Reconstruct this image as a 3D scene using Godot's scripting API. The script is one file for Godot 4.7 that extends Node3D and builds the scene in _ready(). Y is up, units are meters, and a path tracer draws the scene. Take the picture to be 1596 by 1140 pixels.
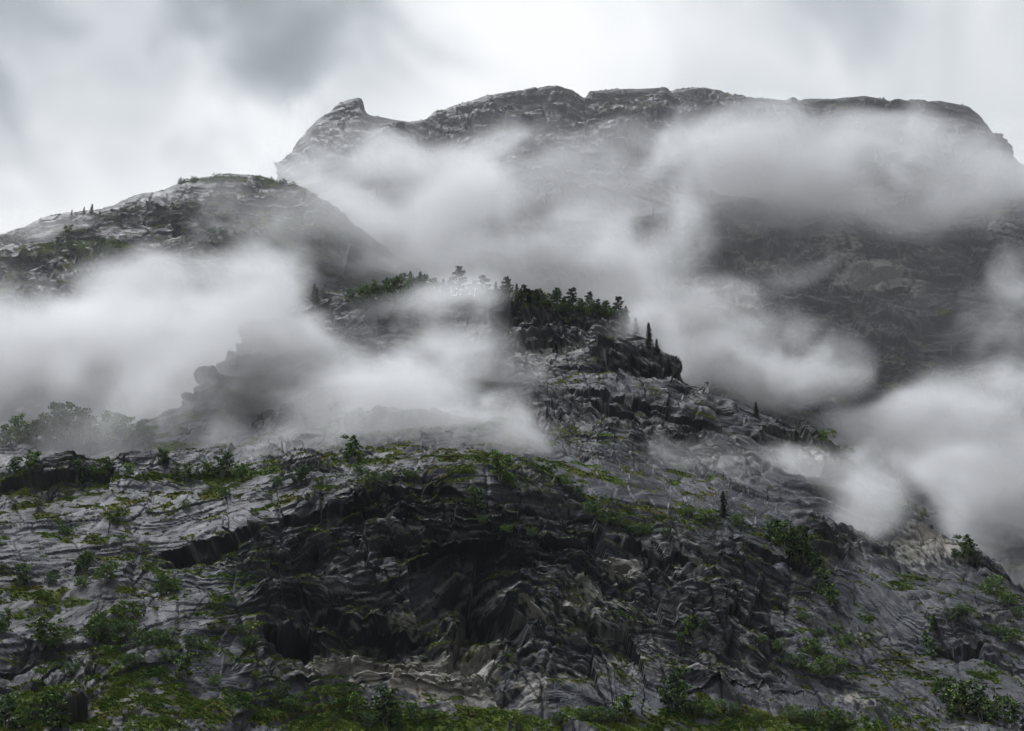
extends Node3D
# A mist-hung mountainside above a valley: a wet layered cliff in front, a wooded knoll to the left of it and a long crested massif behind.

var rng := RandomNumberGenerator.new()
var grids := {}

func _ready():
	rng.seed = 11
	# camera
	var cam := Camera3D.new()
	cam.name = "camera"
	cam.fov = 30
	cam.far = 12000
	cam.position = Vector3(0, 2, 0)
	cam.rotation_degrees.x = 20
	add_child(cam)
	# sky, haze, exposure
	var e := Environment.new()
	e.background_mode = Environment.BG_SKY
	e.sky = Sky.new()
	var pano := PanoramaSkyMaterial.new()
	pano.panorama = overcast()
	pano.energy_multiplier = SKY_ENERGY
	e.sky.sky_material = pano
	e.tonemap_mode = Environment.TONE_MAPPER_LINEAR
	e.tonemap_exposure = EXPOSURE
	e.fog_enabled = true
	e.fog_density = HAZE
	e.fog_light_color = Color(0.94, 0.96, 1.0)
	e.volumetric_fog_enabled = true
	e.volumetric_fog_density = 0.0
	e.sdfgi_enabled = true
	e.ssao_enabled = true
	e.ssil_enabled = true
	var we := WorldEnvironment.new()
	we.name = "world_environment"
	we.environment = e
	add_child(we)
	# the sun behind thick cloud: weak and very soft
	var sun := DirectionalLight3D.new()
	sun.name = "sun"
	sun.light_energy = 0.5
	sun.light_angular_distance = 40
	sun.light_color = Color(0.985, 0.99, 1.0)
	sun.shadow_enabled = true
	sun.rotation_degrees = Vector3(-64, -105, 0)
	add_child(sun)
	build_land()
	build_plants()
	build_mist()

const SMOOTH := false
const EXPOSURE := 5.3
const SKY_ENERGY := 0.176
const HAZE := 0.000015

# ---------------------------------------------------------------- helpers
func P(a: Array) -> PackedVector3Array:
	var r := PackedVector3Array()
	for i in a.size() / 3:
		r.append(Vector3(a[3 * i], a[3 * i + 1], -a[3 * i + 2]))
	return r

func noise(s: int, period: float, octaves := 1, gain := 0.5) -> FastNoiseLite:
	var n := FastNoiseLite.new()
	n.seed = s
	n.noise_type = FastNoiseLite.TYPE_SIMPLEX_SMOOTH
	n.frequency = 1.0 / period
	n.fractal_type = FastNoiseLite.FRACTAL_FBM if octaves > 1 else FastNoiseLite.FRACTAL_NONE
	n.fractal_octaves = octaves
	n.fractal_gain = gain
	return n

func cells(s: int, period: float, kind: int) -> FastNoiseLite:
	var n := FastNoiseLite.new()
	n.seed = s
	n.noise_type = FastNoiseLite.TYPE_CELLULAR
	n.frequency = 1.0 / period
	n.fractal_type = FastNoiseLite.FRACTAL_NONE
	n.cellular_return_type = kind
	n.cellular_jitter = 0.9
	return n

func describe(o: Node, label: String, category: String, group := "", kind := "") -> Node:
	if label: o.set_meta("label", label)
	if category: o.set_meta("category", category)
	if group: o.set_meta("group", group)
	if kind: o.set_meta("kind", kind)
	return o

# ---------------------------------------------------------------- sky
func overcast() -> Texture2D:
	# an overcast sky: brighter towards the zenith, broken by greyer cloud
	var w := 1024
	var h := 512
	var im := Image.create(w, h, false, Image.FORMAT_RGBAF)
	var big := noise(21, 0.55, 5, 0.5)
	var soft := noise(22, 0.9, 3, 0.5)
	var torn := noise(23, 0.16, 5, 0.55)
	for j in h:
		var el := PI * (0.5 - (j + 0.5) / h)
		for i in w:
			var az := TAU * (i + 0.5) / w
			var d := Vector3(sin(az) * cos(el), sin(el), -cos(az) * cos(el))
			var up := maxf(d.y, 0.0)
			var q := d + 0.15 * Vector3(soft.get_noise_3dv(d * 2.0), soft.get_noise_3dv(d * 2.0 + Vector3(9, 0, 0)), 0)
			var c := big.get_noise_3dv(q)
			var curl := torn.get_noise_3dv(q * Vector3(1.0, 1.5, 1.0))
			var l := (1.0 + 0.9 * up) / 1.4
			var dark := clampf(smoothstep(-0.05, 0.5, c) * 0.30 + curl * 0.16, 0.0, 1.0)
			# heavier cloud over the knoll and over the far end of the ridge
			for k in [[-0.215, 0.575, 0.15, 0.09, 0.66], [-0.42, 0.57, 0.30, 0.13, 0.56], [0.33, 0.58, 0.15, 0.075, 0.50]]:
				var g := Vector2((d.x / maxf(-d.z, 0.05) - k[0] + 0.10 * c) / k[2], (d.y - k[1] + 0.06 * c) / k[3])
				if d.z < -0.2: dark = maxf(dark, k[4] * smoothstep(1.25, 0.1, g.length() + 0.35 * c + 0.75 * curl))
			l *= 1.0 - dark
			im.set_pixel(i, j, Color(l * lerpf(0.985, 0.82, dark), l * lerpf(1.0, 0.97, dark), l * lerpf(1.02, 1.08, dark)))
	return ImageTexture.create_from_image(im)

# ---------------------------------------------------------------- rock
func stepped(x: float) -> float:
	return 200.0 * (x * x * x - x * x * x * x * 0.5) if x < 1.0 else 200.0 * (x - 0.5)

# SPEC: seed, strike (0 cliff, 1 knoll, 2 massif), steps per control row, columns, fine = size of the smallest beds
func rock_face(survey: Array, nu: int, parts: Array, spec: Dictionary) -> Dictionary:
	var nr := survey.size()
	var nc: int = survey[0].size()
	var nv := 1
	for k in parts: nv += k
	var rows := []
	for r in nr:
		var line := PackedVector3Array()
		line.resize(nu)
		var src: PackedVector3Array = survey[r]
		for i in nu:
			var t := float(i) * (nc - 1) / (nu - 1)
			var a := mini(int(t), nc - 2)
			line[i] = src[a].cubic_interpolate(src[a + 1], src[maxi(a - 1, 0)], src[mini(a + 2, nc - 1)], t - a)
		rows.append(line)
	var base := PackedVector3Array()
	base.resize(nu * nv)
	var at_row := PackedFloat32Array()
	at_row.resize(nv)
	var j := 0
	for r in nr - 1:
		var n: int = parts[r]
		var p0: PackedVector3Array = rows[maxi(r - 1, 0)]
		var p1: PackedVector3Array = rows[r]
		var p2: PackedVector3Array = rows[r + 1]
		var p3: PackedVector3Array = rows[mini(r + 2, nr - 1)]
		for k in n + (1 if r == nr - 2 else 0):
			var t := float(k) / n
			at_row[j] = r + t
			for i in nu:
				base[j * nu + i] = p1[i].lerp(p2[i], t) * 0.5 + p1[i].cubic_interpolate(p2[i], p0[i], p3[i], t) * 0.5
			j += 1
	var s: int = spec.seed
	var z: float = spec.scale
	var warp := noise(s, 85 * z, 2)
	var warp2 := noise(s + 1, 19 * z, 2)
	var lay := noise(s + 2, 1.0)
	var ends := cells(s + 15, 1.0, FastNoiseLite.RETURN_CELL_VALUE)
	var macro := noise(s + 3, 62 * z, 4)
	macro.fractal_type = FastNoiseLite.FRACTAL_RIDGED
	var plates := [noise(s + 13, 30 * z, 3), noise(s + 14, 9 * z, 2)]
	var plate_step := [1.1 * z, 0.34 * z]
	var fine := noise(s + 4, 5.0 * z, 3, 0.6)
	var zone := noise(s + 5, 55 * z, 3)
	var blocks := cells(s + 6, 9 * z, FastNoiseLite.RETURN_DISTANCE2_SUB)
	var shards := cells(s + 9, 3.4 * z, FastNoiseLite.RETURN_DISTANCE2_SUB)
	var joints := cells(s + 7, 26 * z, FastNoiseLite.RETURN_DISTANCE2_SUB)
	var plants := noise(s + 8, 13 * z, 4, 0.6)
	var plants2 := noise(s + 12, 60 * z, 2)
	var tone := noise(s + 10, 30 * z, 4, 0.6)
	var grain := noise(s + 11, 2.2 * z, 2, 0.6)
	var pos := PackedVector3Array()
	pos.resize(nu * nv)
	var bed := PackedFloat32Array()
	bed.resize(nu * nv)
	var crag := PackedFloat32Array()
	crag.resize(nu * nv)
	var uv := PackedVector2Array()
	uv.resize(nu * nv)
	var thick := [9.5 * z, 3.4 * z, 1.35 * z]
	var reach := [5.0 * z, 2.9 * z, 1.1 * z]
	var along := [60.0 * z, 26.0 * z, 12.0 * z]
	var tall := [13.0 * z, 4.8 * z, 2.1 * z]
	var wide := [38.0 * z, 14.0 * z, 7.0 * z]
	var slant := [0.35, -0.25, 0.6]
	var setback := [4.8 * z, 2.2 * z, 0.60 * z]
	var strike: int = spec.strike
	var rough: float = spec.rough
	var carve: Array = spec.carve
	var cleft: Array = spec.cleft
	var crags: Array = spec.crags
	var crest: float = spec.crest
	for jj in nv:
		var jm := maxi(jj - 1, 0) * nu
		var jp := mini(jj + 1, nv - 1) * nu
		var rowf := at_row[jj]
		var keep := rough * (1.0 - 0.6 * smoothstep(crest - 0.8, crest - 0.1, rowf))
		for i in nu:
			var k := jj * nu + i
			var p := base[k]
			var n := (base[jp + i] - base[jm + i]).cross(base[jj * nu + mini(i + 1, nu - 1)] - base[jj * nu + maxi(i - 1, 0)]).normalized()
			n = -n
			var dip: float
			if strike == 0:
				dip = -0.12 * p.x + 0.6 * (stepped((p.x + 80.0) / 200.0) if p.x > -80.0 else 0.0)
			elif strike == 1:
				dip = 0.16 * p.x
			else:
				dip = 0.10 * p.x
			var wv := warp.get_noise_3dv(p)
			var b := p.y + dip + 0.15 * p.z + 12.0 * z * wv + 0.8 * z * warp2.get_noise_3dv(p)
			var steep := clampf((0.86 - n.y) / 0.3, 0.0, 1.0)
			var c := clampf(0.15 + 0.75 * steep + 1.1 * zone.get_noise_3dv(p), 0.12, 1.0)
			for h in crags:
				var o := Vector2((p.x - h[0]) / h[2], (p.y - h[1]) / h[3])
				var l := o.length_squared()
				if l < 1.0: c = clampf(c + h[4] * (1.0 - l * l), 0.06, 1.0)
			var d := macro.get_noise_3dv(p) * 3.6 * z * (0.3 + 0.7 * c)
			for q in 3:
				var f: float = b / thick[q]
				var id := floorf(f)
				var u: float = p.x / along[q]
				var w: float = p.z / along[q] * 0.5
				var v0 := 0.6 * lay.get_noise_3d(u + id * 31.7, id * 17.3, w) + 0.45 * ends.get_noise_2d(u * 1.6 + 0.25 * f + id * 31.7, id * 17.3)
				var v1 := 0.6 * lay.get_noise_3d(u + (id + 1.0) * 31.7, (id + 1.0) * 17.3, w) + 0.45 * ends.get_noise_2d(u * 1.6 + 0.25 * f + (id + 1.0) * 31.7, (id + 1.0) * 17.3)
				var t := clampf((f - id - 0.84) / 0.16, 0.0, 1.0)
				d += 0.55 * reach[q] * (0.12 + 0.88 * c) * (lerpf(v0, v1, t) * 1.5 + 0.30 * (f - id) * (1.0 - t))
			# joint-bounded blocks: each set back and tilted by its own amount
			for q in 3:
				var fb: float = b / tall[q]
				var ib := floorf(fb)
				var fx: float = (p.x + b * slant[q] + 1.5 * warp2.get_noise_3dv(p) * z) / wide[q] + fposmod(sin(ib * 12.9898 + q * 4.1) * 437.585, 1.0) * 7.0
				var ia := floorf(fx)
				var h1 := fposmod(sin(ib * 78.233 + ia * 12.9898 + q * 3.7) * 4375.85453, 1.0)
				var h2 := fposmod(h1 * 57.31, 1.0)
				var h3 := fposmod(h1 * 917.7, 1.0)
				fb -= ib + 0.5
				fx -= ia + 0.5
				d += setback[q] * (0.10 + 0.90 * c) * ((h1 - 0.5) * 1.5 + (h2 - 0.5) * 2.0 * fx + (h3 - 0.2) * 1.3 * fb)
			# plates that have peeled away along the bedding
			for q in 2:
				var f: float = 5.0 * plates[q].get_noise_3d(p.x * 0.26, b * 2.1, p.z * 0.4) + 0.35 * wv
				var id := floorf(f)
				var t := clampf((f - id - 0.80) / 0.20, 0.0, 1.0)
				d += plate_step[q] * (id + t) * (0.45 + 0.55 * c)
			# joints: blocks with bevelled edges, flattened along the bedding
			var bp := Vector3(p.x + b * 0.45, b * 1.9, p.z)
			d += minf(blocks.get_noise_3dv(bp) + 1.0, 0.42) * 1.5 * z * c * c
			d += minf(shards.get_noise_3dv(bp) + 1.0, 0.5) * 0.6 * z * c
			var jt := joints.get_noise_3d(p.x * 1.6 + b * 0.5, b * 0.55, p.z) + 1.0
			if jt < 0.08: d -= (0.08 - jt) * 20.0 * z * (0.2 + 0.8 * c)
			d += fine.get_noise_3dv(p) * 0.25 * z * (0.12 + 0.88 * c)
			var ww := 6.0 * warp2.get_noise_3dv(p * 1.7)
			for h in carve:
				var dx: float = (p.x + ww - h[0]) / h[2]
				if dx > -1.0 and dx < 1.0:
					var below: float = (h[1] + h[5] * (p.x - h[0]) + 0.7 * ww * z - p.y) / h[3]
					if below > -0.06 and below < 1.0:
						d -= h[4] * (1.0 - dx * dx * dx * dx) * smoothstep(-0.06, 0.05, below) * (1.0 - below)
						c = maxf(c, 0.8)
			for h in cleft:
				var ty: float = (p.y - h[1]) / (h[3] - h[1])
				if ty > 0.0 and ty < 1.0:
					var off: float = p.x - lerpf(h[0], h[2], ty) + 0.15 * ww
					if off > 0.0 and off < 14.0: d -= h[4] * sqrt(sin(PI * ty)) * smoothstep(0.0, 0.7, off) * (1.0 - off / 14.0)
			pos[k] = p + n * d * keep
			bed[k] = b
			crag[k] = c
			uv[k] = Vector2(p.x + 0.6 * p.z, b)  * Vector2(0.36, 1.0) / spec.texture
	var nor := PackedVector3Array()
	nor.resize(nu * nv)
	var col := PackedColorArray()
	col.resize(nu * nv)
	var green := PackedFloat32Array()
	green.resize(nu * nv)
	var pale: Array = spec.pale
	var depth: float = spec.tone
	var lush: Array = spec.lush
	for jj in nv:
		var jm := maxi(jj - 1, 0) * nu
		var jp := mini(jj + 1, nv - 1) * nu
		var rowf := at_row[jj]
		for i in nu:
			var k := jj * nu + i
			var n := -(pos[jp + i] - pos[jm + i]).cross(pos[jj * nu + mini(i + 1, nu - 1)] - pos[jj * nu + maxi(i - 1, 0)]).normalized()
			nor[k] = n
			var p := pos[k]
			var t := tone.get_noise_3d(p.x, bed[k] * 2.2, p.z)
			var g := grain.get_noise_3d(p.x * 0.7, bed[k] * 1.8, p.z)
			var bedtone := lay.get_noise_2d(floorf(bed[k] / thick[1]) * 7.7, p.x / 60.0)
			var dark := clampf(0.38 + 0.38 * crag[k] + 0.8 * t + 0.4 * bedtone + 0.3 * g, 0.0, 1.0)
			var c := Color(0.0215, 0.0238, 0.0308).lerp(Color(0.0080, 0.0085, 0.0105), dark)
			# thin paler beds of quartz-rich rock
			var vein := lay.get_noise_2d(floorf(bed[k] / (0.55 * z)) * 5.3, p.x / 22.0) + 0.5 * g
			if vein > 0.30: c = c.lerp(Color(0.110, 0.110, 0.110), minf((vein - 0.30) * 2.2, 0.75) * crag[k])
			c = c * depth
			var warm := 0.0
			for h in pale:
				var o := Vector2((p.x - h[0]) / h[2], (p.y - h[1]) / h[3])
				warm = maxf(warm, h[4] * (1.15 - o.length()))
			if warm > 0.0:
				warm = smoothstep(0.22, 0.55, warm * 0.55 + 0.55 * t + 0.55 * g + 0.30 * bedtone)
				c = c.lerp(Color(0.155, 0.138, 0.116).lerp(Color(0.125, 0.124, 0.118), clampf(0.5 + t, 0.0, 1.0)), warm * 0.85)
			var boost: float = spec.moss
			for h in lush:
				var o := Vector2((p.x - h[0]) / h[2], (p.y - h[1]) / h[3])
				var l := o.length()
				if l < 1.0: boost += h[4] * (1.0 - l * l)
			var m := plants.get_noise_3dv(p) * 1.1 + 0.6 * plants2.get_noise_3dv(p) + (n.y - 0.62) * 1.3 + boost
			if n.y > 0.1 and m > 0.0:
				var mm := smoothstep(0.0, 0.09, m)
				var rust := clampf(0.5 + 1.5 * tone.get_noise_3d(p.z, p.x, p.y), 0.0, 1.0)
				var mc := Color(0.024, 0.036, 0.006).lerp(Color(0.060, 0.042, 0.010), rust * rust * 0.55).lerp(Color(0.058, 0.074, 0.012), clampf(m - 0.35, 0.0, 0.6) * 1.4)
				mc = mc * (1.0 + 0.5 * g)
				c = mc if mm > 0.5 else c
				green[k] = m
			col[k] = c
	var bare := PackedInt32Array()
	var grown := PackedInt32Array()
	for jj in nv - 1:
		for i in nu - 1:
			var q := jj * nu + i
			for tri in [[q, q + nu, q + 1], [q + 1, q + nu, q + nu + 1]]:
				if green[tri[0]] + green[tri[1]] + green[tri[2]] > 0.12: grown.append_array(tri)
				else: bare.append_array(tri)
	var am := ArrayMesh.new()
	for part in [bare, grown]:
		var ar := []
		ar.resize(Mesh.ARRAY_MAX)
		ar[Mesh.ARRAY_VERTEX] = pos
		if SMOOTH or part == grown: ar[Mesh.ARRAY_NORMAL] = nor
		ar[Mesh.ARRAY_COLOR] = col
		ar[Mesh.ARRAY_TEX_UV] = uv
		ar[Mesh.ARRAY_INDEX] = part
		am.add_surface_from_arrays(Mesh.PRIMITIVE_TRIANGLES, ar)
	am.surface_set_material(0, rock_material(spec.relief))
	am.surface_set_material(1, moss_material(spec.relief))
	var mi := MeshInstance3D.new()
	mi.name = spec.name
	mi.mesh = am
	describe(mi, spec.label, spec.category, "", "structure")
	add_child(mi)
	return {"pos": pos, "nor": nor, "green": green, "nu": nu, "nv": nv}

func sheet(n: FastNoiseLite, size: int) -> PackedFloat32Array:
	var im := n.get_seamless_image(size, size)
	im.convert(Image.FORMAT_L8)
	var raw := im.get_data()
	var r := PackedFloat32Array()
	r.resize(size * size)
	for i in size * size: r[i] = raw[i] / 255.0
	return r

var rock_maps := []
func rock_material(relief: float) -> StandardMaterial3D:
	if rock_maps.is_empty():
		var size := 1024
		var ridged := noise(71, 150, 5, 0.55)
		ridged.fractal_type = FastNoiseLite.FRACTAL_RIDGED
		var cracks := noise(72, 60, 3, 0.5)
		cracks.fractal_type = FastNoiseLite.FRACTAL_RIDGED
		var a := sheet(ridged, size)
		var b := sheet(cracks, size)
		var c := sheet(cells(73, 60, FastNoiseLite.RETURN_CELL_VALUE), size)
		var f := sheet(noise(74, 9, 4, 0.65), size)
		var l := sheet(noise(75, 120, 4, 0.55), size)
		var height := Image.create(size, size, false, Image.FORMAT_RGB8)
		var colour := Image.create(size, size, false, Image.FORMAT_RGB8)
		var shine := Image.create(size, size, false, Image.FORMAT_RGB8)
		for y in size:
			for x in size:
				var k := y * size + x
				var hh := 0.62 - 0.30 * smoothstep(0.70, 0.95, a[k]) - 0.20 * smoothstep(0.72, 0.95, b[k]) + 0.18 * (l[k] - 0.5) + 0.14 * (c[k] - 0.5) + 0.16 * (f[k] - 0.5)
				height.set_pixel(x, y, Color(hh, hh, hh))
				var tt := clampf(0.78 + 0.5 * (l[k] - 0.5) + 0.5 * (f[k] - 0.5) + 0.22 * (c[k] - 0.5), 0.2, 1.0)
				colour.set_pixel(x, y, Color(tt, tt, tt).linear_to_srgb())
				var ro := clampf(0.5 + 0.7 * (l[(k + 4711) % (size * size)] - 0.5) + 0.6 * (f[k] - 0.5), 0.0, 1.0) * 0.4 + 0.42
				shine.set_pixel(x, y, Color(ro, ro, ro))
		for im in [colour, shine, height]:
			im.generate_mipmaps()
			rock_maps.append(ImageTexture.create_from_image(im))
	var m := StandardMaterial3D.new()
	m.vertex_color_use_as_albedo = true
	m.albedo_texture = rock_maps[0]
	m.roughness_texture = rock_maps[1]
	m.roughness = 1.0
	m.metallic_specular = 0.26
	m.heightmap_enabled = true
	m.heightmap_texture = rock_maps[2]
	m.heightmap_scale = relief
	return m

func moss_material(relief: float) -> StandardMaterial3D:
	var m := rock_material(relief)
	m.roughness_texture = null
	m.roughness = 0.95
	m.metallic_specular = 0.15
	m.heightmap_scale = relief * 0.8
	return m

func cliff_survey() -> Array:
	var r := []
	r.append(P([-125,-6.0,170,-120,-6.0,170,-116,-6.0,170,-111,-6.0,170,-106,-6.0,170,-102,-6.0,170,-97,-6.0,170,-93,-6.0,170,-88,-6.0,170,-84,-6.0,170,-79,-6.0,170,-75,-6.0,170,-70,-6.0,170,-66,-6.0,170,-61,-6.0,170,-57,-6.0,170,-52,-6.0,170,-47,-6.0,170,-43,-6.0,170,-38,-6.0,170,-34,-6.0,170,-29,-6.0,170,-25,-6.0,170,-20,-6.0,170,-16,-6.0,170,-11,-6.0,170,-7,-6.0,170,-2,-6.0,170,2,-6.0,170,7,-6.0,170,12,-6.0,170,16,-6.0,170,21,-6.0,170,25,-6.0,170,30,-6.0,170,34,-6.0,170,39,-6.0,170,43,-6.0,170,48,-6.0,170,52,-6.0,170,57,-6.0,170,62,-6.0,170,66,-6.0,170,71,-6.0,170,75,-6.0,170,80,-6.0,170,84,-6.0,170,89,-6.0,170,93,-6.0,170,98,-6.0,170,102,-6.0,170,107,-6.0,170,111,-6.0,170,116,-6.0,170,121,-6.0,170,125,-6.0,170]))
	r.append(P([-135,21.6,272,-131,21.8,274,-127,21.9,276,-123,22.1,278,-119,22.2,281,-115,22.4,284,-112,22.7,288,-108,23.0,291,-103,23.1,292,-98,23.1,293,-93,23.2,294,-88,23.2,294,-83,23.3,295,-78,23.4,296,-73,23.6,299,-69,24.2,308,-66,24.9,317,-62,25.5,326,-57,26.1,335,-52,26.4,338,-46,26.5,340,-40,26.7,342,-34,26.8,344,-28,27.0,347,-22,27.0,347,-15,27.0,347,-9,27.0,347,-3,27.0,347,3,27.0,347,10,27.0,347,16,27.0,347,22,27.0,347,29,27.0,347,35,27.0,347,41,27.1,348,48,27.3,350,55,27.4,352,61,27.4,352,67,27.4,352,74,27.4,352,80,27.4,352,86,27.4,352,92,27.2,349,97,26.8,344,102,26.5,340,107,26.2,336,112,25.9,332,116,25.7,328,121,25.4,325,126,25.2,322,131,25.1,320,136,24.9,318,141,24.8,317,146,24.7,315,151,24.6,314,156,24.5,312]))
	r.append(P([-156,33.3,310,-151,33.6,312,-147,34.0,314,-142,34.3,316,-137,34.7,319,-132,35.3,322,-128,36.0,326,-123,36.6,329,-118,36.8,330,-112,36.6,331,-106,36.3,332,-100,36.1,332,-94,35.9,333,-88,35.7,334,-83,36.2,337,-79,38.4,346,-75,41.0,355,-70,43.6,364,-65,46.0,373,-59,46.7,376,-52,46.9,378,-45,47.1,380,-38,47.2,382,-32,47.1,385,-24,46.5,385,-17,45.2,385,-10,44.3,385,-3,43.8,385,4,43.4,385,11,43.4,385,18,43.4,385,25,43.4,385,32,43.4,385,39,43.4,385,46,43.5,386,54,44.3,388,61,44.8,390,68,44.8,390,76,44.8,390,83,44.9,390,90,45.2,390,97,45.7,390,104,45.8,387,109,45.6,382,115,45.1,378,121,43.8,374,126,42.6,370,132,41.6,366,137,40.6,363,142,39.9,360,148,39.4,358,154,38.9,356,160,38.5,355,165,38.1,353,171,37.7,352,177,37.3,350]))
	r.append(P([-185,59.6,360,-179,60.3,362,-173,61.0,364,-168,61.7,366,-162,62.5,369,-156,63.5,372,-151,65.0,376,-146,66.2,379,-139,66.1,380,-131,64.7,378,-123,62.8,376,-115,61.2,374,-108,59.5,373,-100,58.3,372,-94,58.6,373,-88,61.8,380,-83,65.9,388,-78,70.7,397,-72,75.5,406,-65,77.5,409,-58,78.4,409,-50,79.2,410,-42,80.2,411,-35,81.2,412,-27,82.2,413,-19,83.4,414,-11,84.0,415,-4,84.0,417,4,83.5,420,12,82.4,420,20,80.6,420,28,79.0,420,36,78.2,420,44,77.5,420,52,76.8,421,60,76.5,423,68,76.0,425,76,74.6,425,84,72.9,425,92,70.9,425,100,68.4,425,107,66.1,425,114,64.0,423,121,61.8,418,127,59.6,412,132,57.2,406,137,55.0,400,143,52.9,394,148,51.0,389,153,49.5,385,159,48.4,382,165,47.4,379,171,46.6,377,176,45.8,375,182,45.1,372,188,44.3,370]))
	r.append(P([-215,92.9,410,-208,93.8,412,-201,94.7,414,-195,95.6,416,-188,96.6,419,-181,97.9,422,-175,99.8,426,-168,101.3,429,-160,101.4,430,-152,100.7,430,-144,99.8,430,-135,99.0,430,-127,98.1,430,-119,97.4,430,-111,97.7,430,-103,100.1,431,-95,103.0,432,-87,106.2,433,-79,109.7,434,-71,112.7,436,-63,115.6,439,-55,117.9,440,-47,119.9,440,-38,121.7,440,-30,123.1,440,-21,124.8,443,-13,126.0,445,-4,124.0,447,5,119.9,449,14,117.3,451,22,115.5,453,31,114.0,455,40,112.7,457,49,112.0,459,58,111.3,460,67,110.0,460,75,108.5,460,84,106.4,461,93,103.7,462,102,100.5,462,110,96.8,462,119,93.3,462,127,90.3,460,134,87.1,457,141,83.8,453,147,80.2,447,153,76.5,440,158,72.5,433,163,68.4,426,169,65.3,420,175,63.1,416,181,61.2,412,187,59.6,409,193,58.1,406,198,56.5,403,204,55.0,400]))
	r.append(P([-244,119.8,460,-236,120.5,462,-228,121.1,463,-220,121.8,465,-212,122.6,467,-204,123.5,469,-196,124.5,472,-188,125.6,474,-179,126.3,476,-170,127.0,477,-161,127.6,477,-153,128.3,479,-144,129.1,480,-135,129.9,482,-126,130.5,482,-116,131.4,482,-107,132.6,482,-98,134.0,481,-88,135.8,480,-79,138.9,482,-72,145.4,493,-63,150.1,500,-53,151.6,500,-44,152.5,500,-34,152.7,500,-24,152.7,500,-14,152.7,500,-4,154.4,506,6,157.6,516,16,159.5,523,26,161.1,528,37,161.7,530,47,159.6,530,57,155.8,530,68,152.4,530,78,150.6,530,88,148.3,530,97,142.4,524,105,133.9,514,113,126.6,508,121,119.7,504,129,112.9,500,136,105.6,493,143,98.5,484,149,93.5,477,156,89.9,471,162,86.2,465,168,81.6,458,174,76.8,451,179,73.2,445,186,70.8,441,192,68.8,437,199,67.1,434,205,65.4,431,211,63.8,428,218,62.2,425]))
	r.append(P([-267,142.5,500,-258,143.1,502,-250,143.7,503,-241,144.3,505,-232,144.9,507,-223,145.8,509,-214,147.3,512,-205,148.9,514,-196,149.6,516,-186,150.1,517,-176,150.5,517,-166,151.0,519,-157,151.7,520,-147,152.7,521,-138,155.0,525,-131,161.7,536,-124,170.6,550,-118,183.3,571,-111,197.8,594,-101,206.8,603,-90,213.9,607,-78,217.5,610,-67,218.5,613,-55,219.2,615,-42,219.4,615,-30,220.1,615,-18,220.9,615,-6,222.2,617,7,223.9,619,19,224.7,620,31,224.9,618,44,224.2,615,55,215.1,604,65,203.7,593,76,196.9,589,88,192.2,587,99,187.3,585,109,181.0,580,119,173.5,574,128,164.9,566,136,154.6,559,144,144.2,550,151,134.6,539,157,125.1,526,162,115.4,514,167,105.4,501,172,97.0,490,178,90.3,482,183,84.6,475,190,80.5,470,197,77.7,466,203,75.4,462,210,73.4,459,217,71.5,456,224,69.7,453,231,67.8,450]))
	r.append(P([-293,157.5,533,-283,158.3,534,-273,159.2,535,-263,160.1,536,-252,161.1,537,-243,162.6,539,-233,165.1,543,-224,167.7,546,-215,169.7,549,-205,171.2,552,-194,172.7,555,-184,174.5,558,-174,176.5,561,-164,179.3,565,-156,185.1,574,-150,200.3,596,-144,218.6,618,-136,240.3,637,-127,262.4,653,-115,272.2,661,-103,277.2,665,-89,280.3,668,-76,282.6,670,-62,284.2,672,-48,285.0,674,-34,285.2,677,-20,284.5,678,-6,282.7,677,8,280.0,674,22,277.2,671,35,273.7,666,48,268.8,658,61,257.8,645,71,237.9,628,82,216.5,614,93,209.0,608,104,202.3,603,115,195.1,597,125,187.7,591,135,179.0,585,145,168.6,577,153,157.6,568,160,146.1,556,166,134.1,541,170,121.6,525,174,108.1,507,178,97.5,493,183,90.4,485,190,84.6,478,196,80.4,473,203,77.3,469,211,74.7,465,218,72.4,462,225,70.3,459,232,68.3,456,239,66.1,453]))
	r.append(P([-293,163.5,545,-283,164.3,546,-273,165.2,547,-263,166.1,548,-252,167.1,549,-243,168.6,551,-233,171.1,555,-224,173.7,558,-215,175.7,561,-205,177.2,564,-194,178.7,567,-184,180.5,570,-174,182.5,573,-164,185.3,577,-156,191.1,586,-150,206.3,608,-144,224.6,630,-136,246.3,649,-127,268.4,665,-115,278.2,673,-103,283.2,677,-89,286.3,680,-76,288.6,682,-62,290.2,684,-48,291.0,686,-34,291.2,689,-20,290.5,690,-6,288.7,689,8,286.0,686,22,283.2,683,35,279.7,678,48,274.8,670,61,263.8,657,71,243.9,640,82,222.5,626,93,215.0,620,104,208.3,615,115,201.1,609,125,193.7,603,135,185.0,597,145,174.6,589,153,163.6,580,160,152.1,568,166,140.1,553,170,127.6,537,174,114.1,519,178,103.5,505,183,96.4,497,190,90.6,490,196,86.4,485,203,83.3,481,211,80.7,477,218,78.4,474,225,76.3,471,232,74.3,468,239,72.1,465]))
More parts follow.
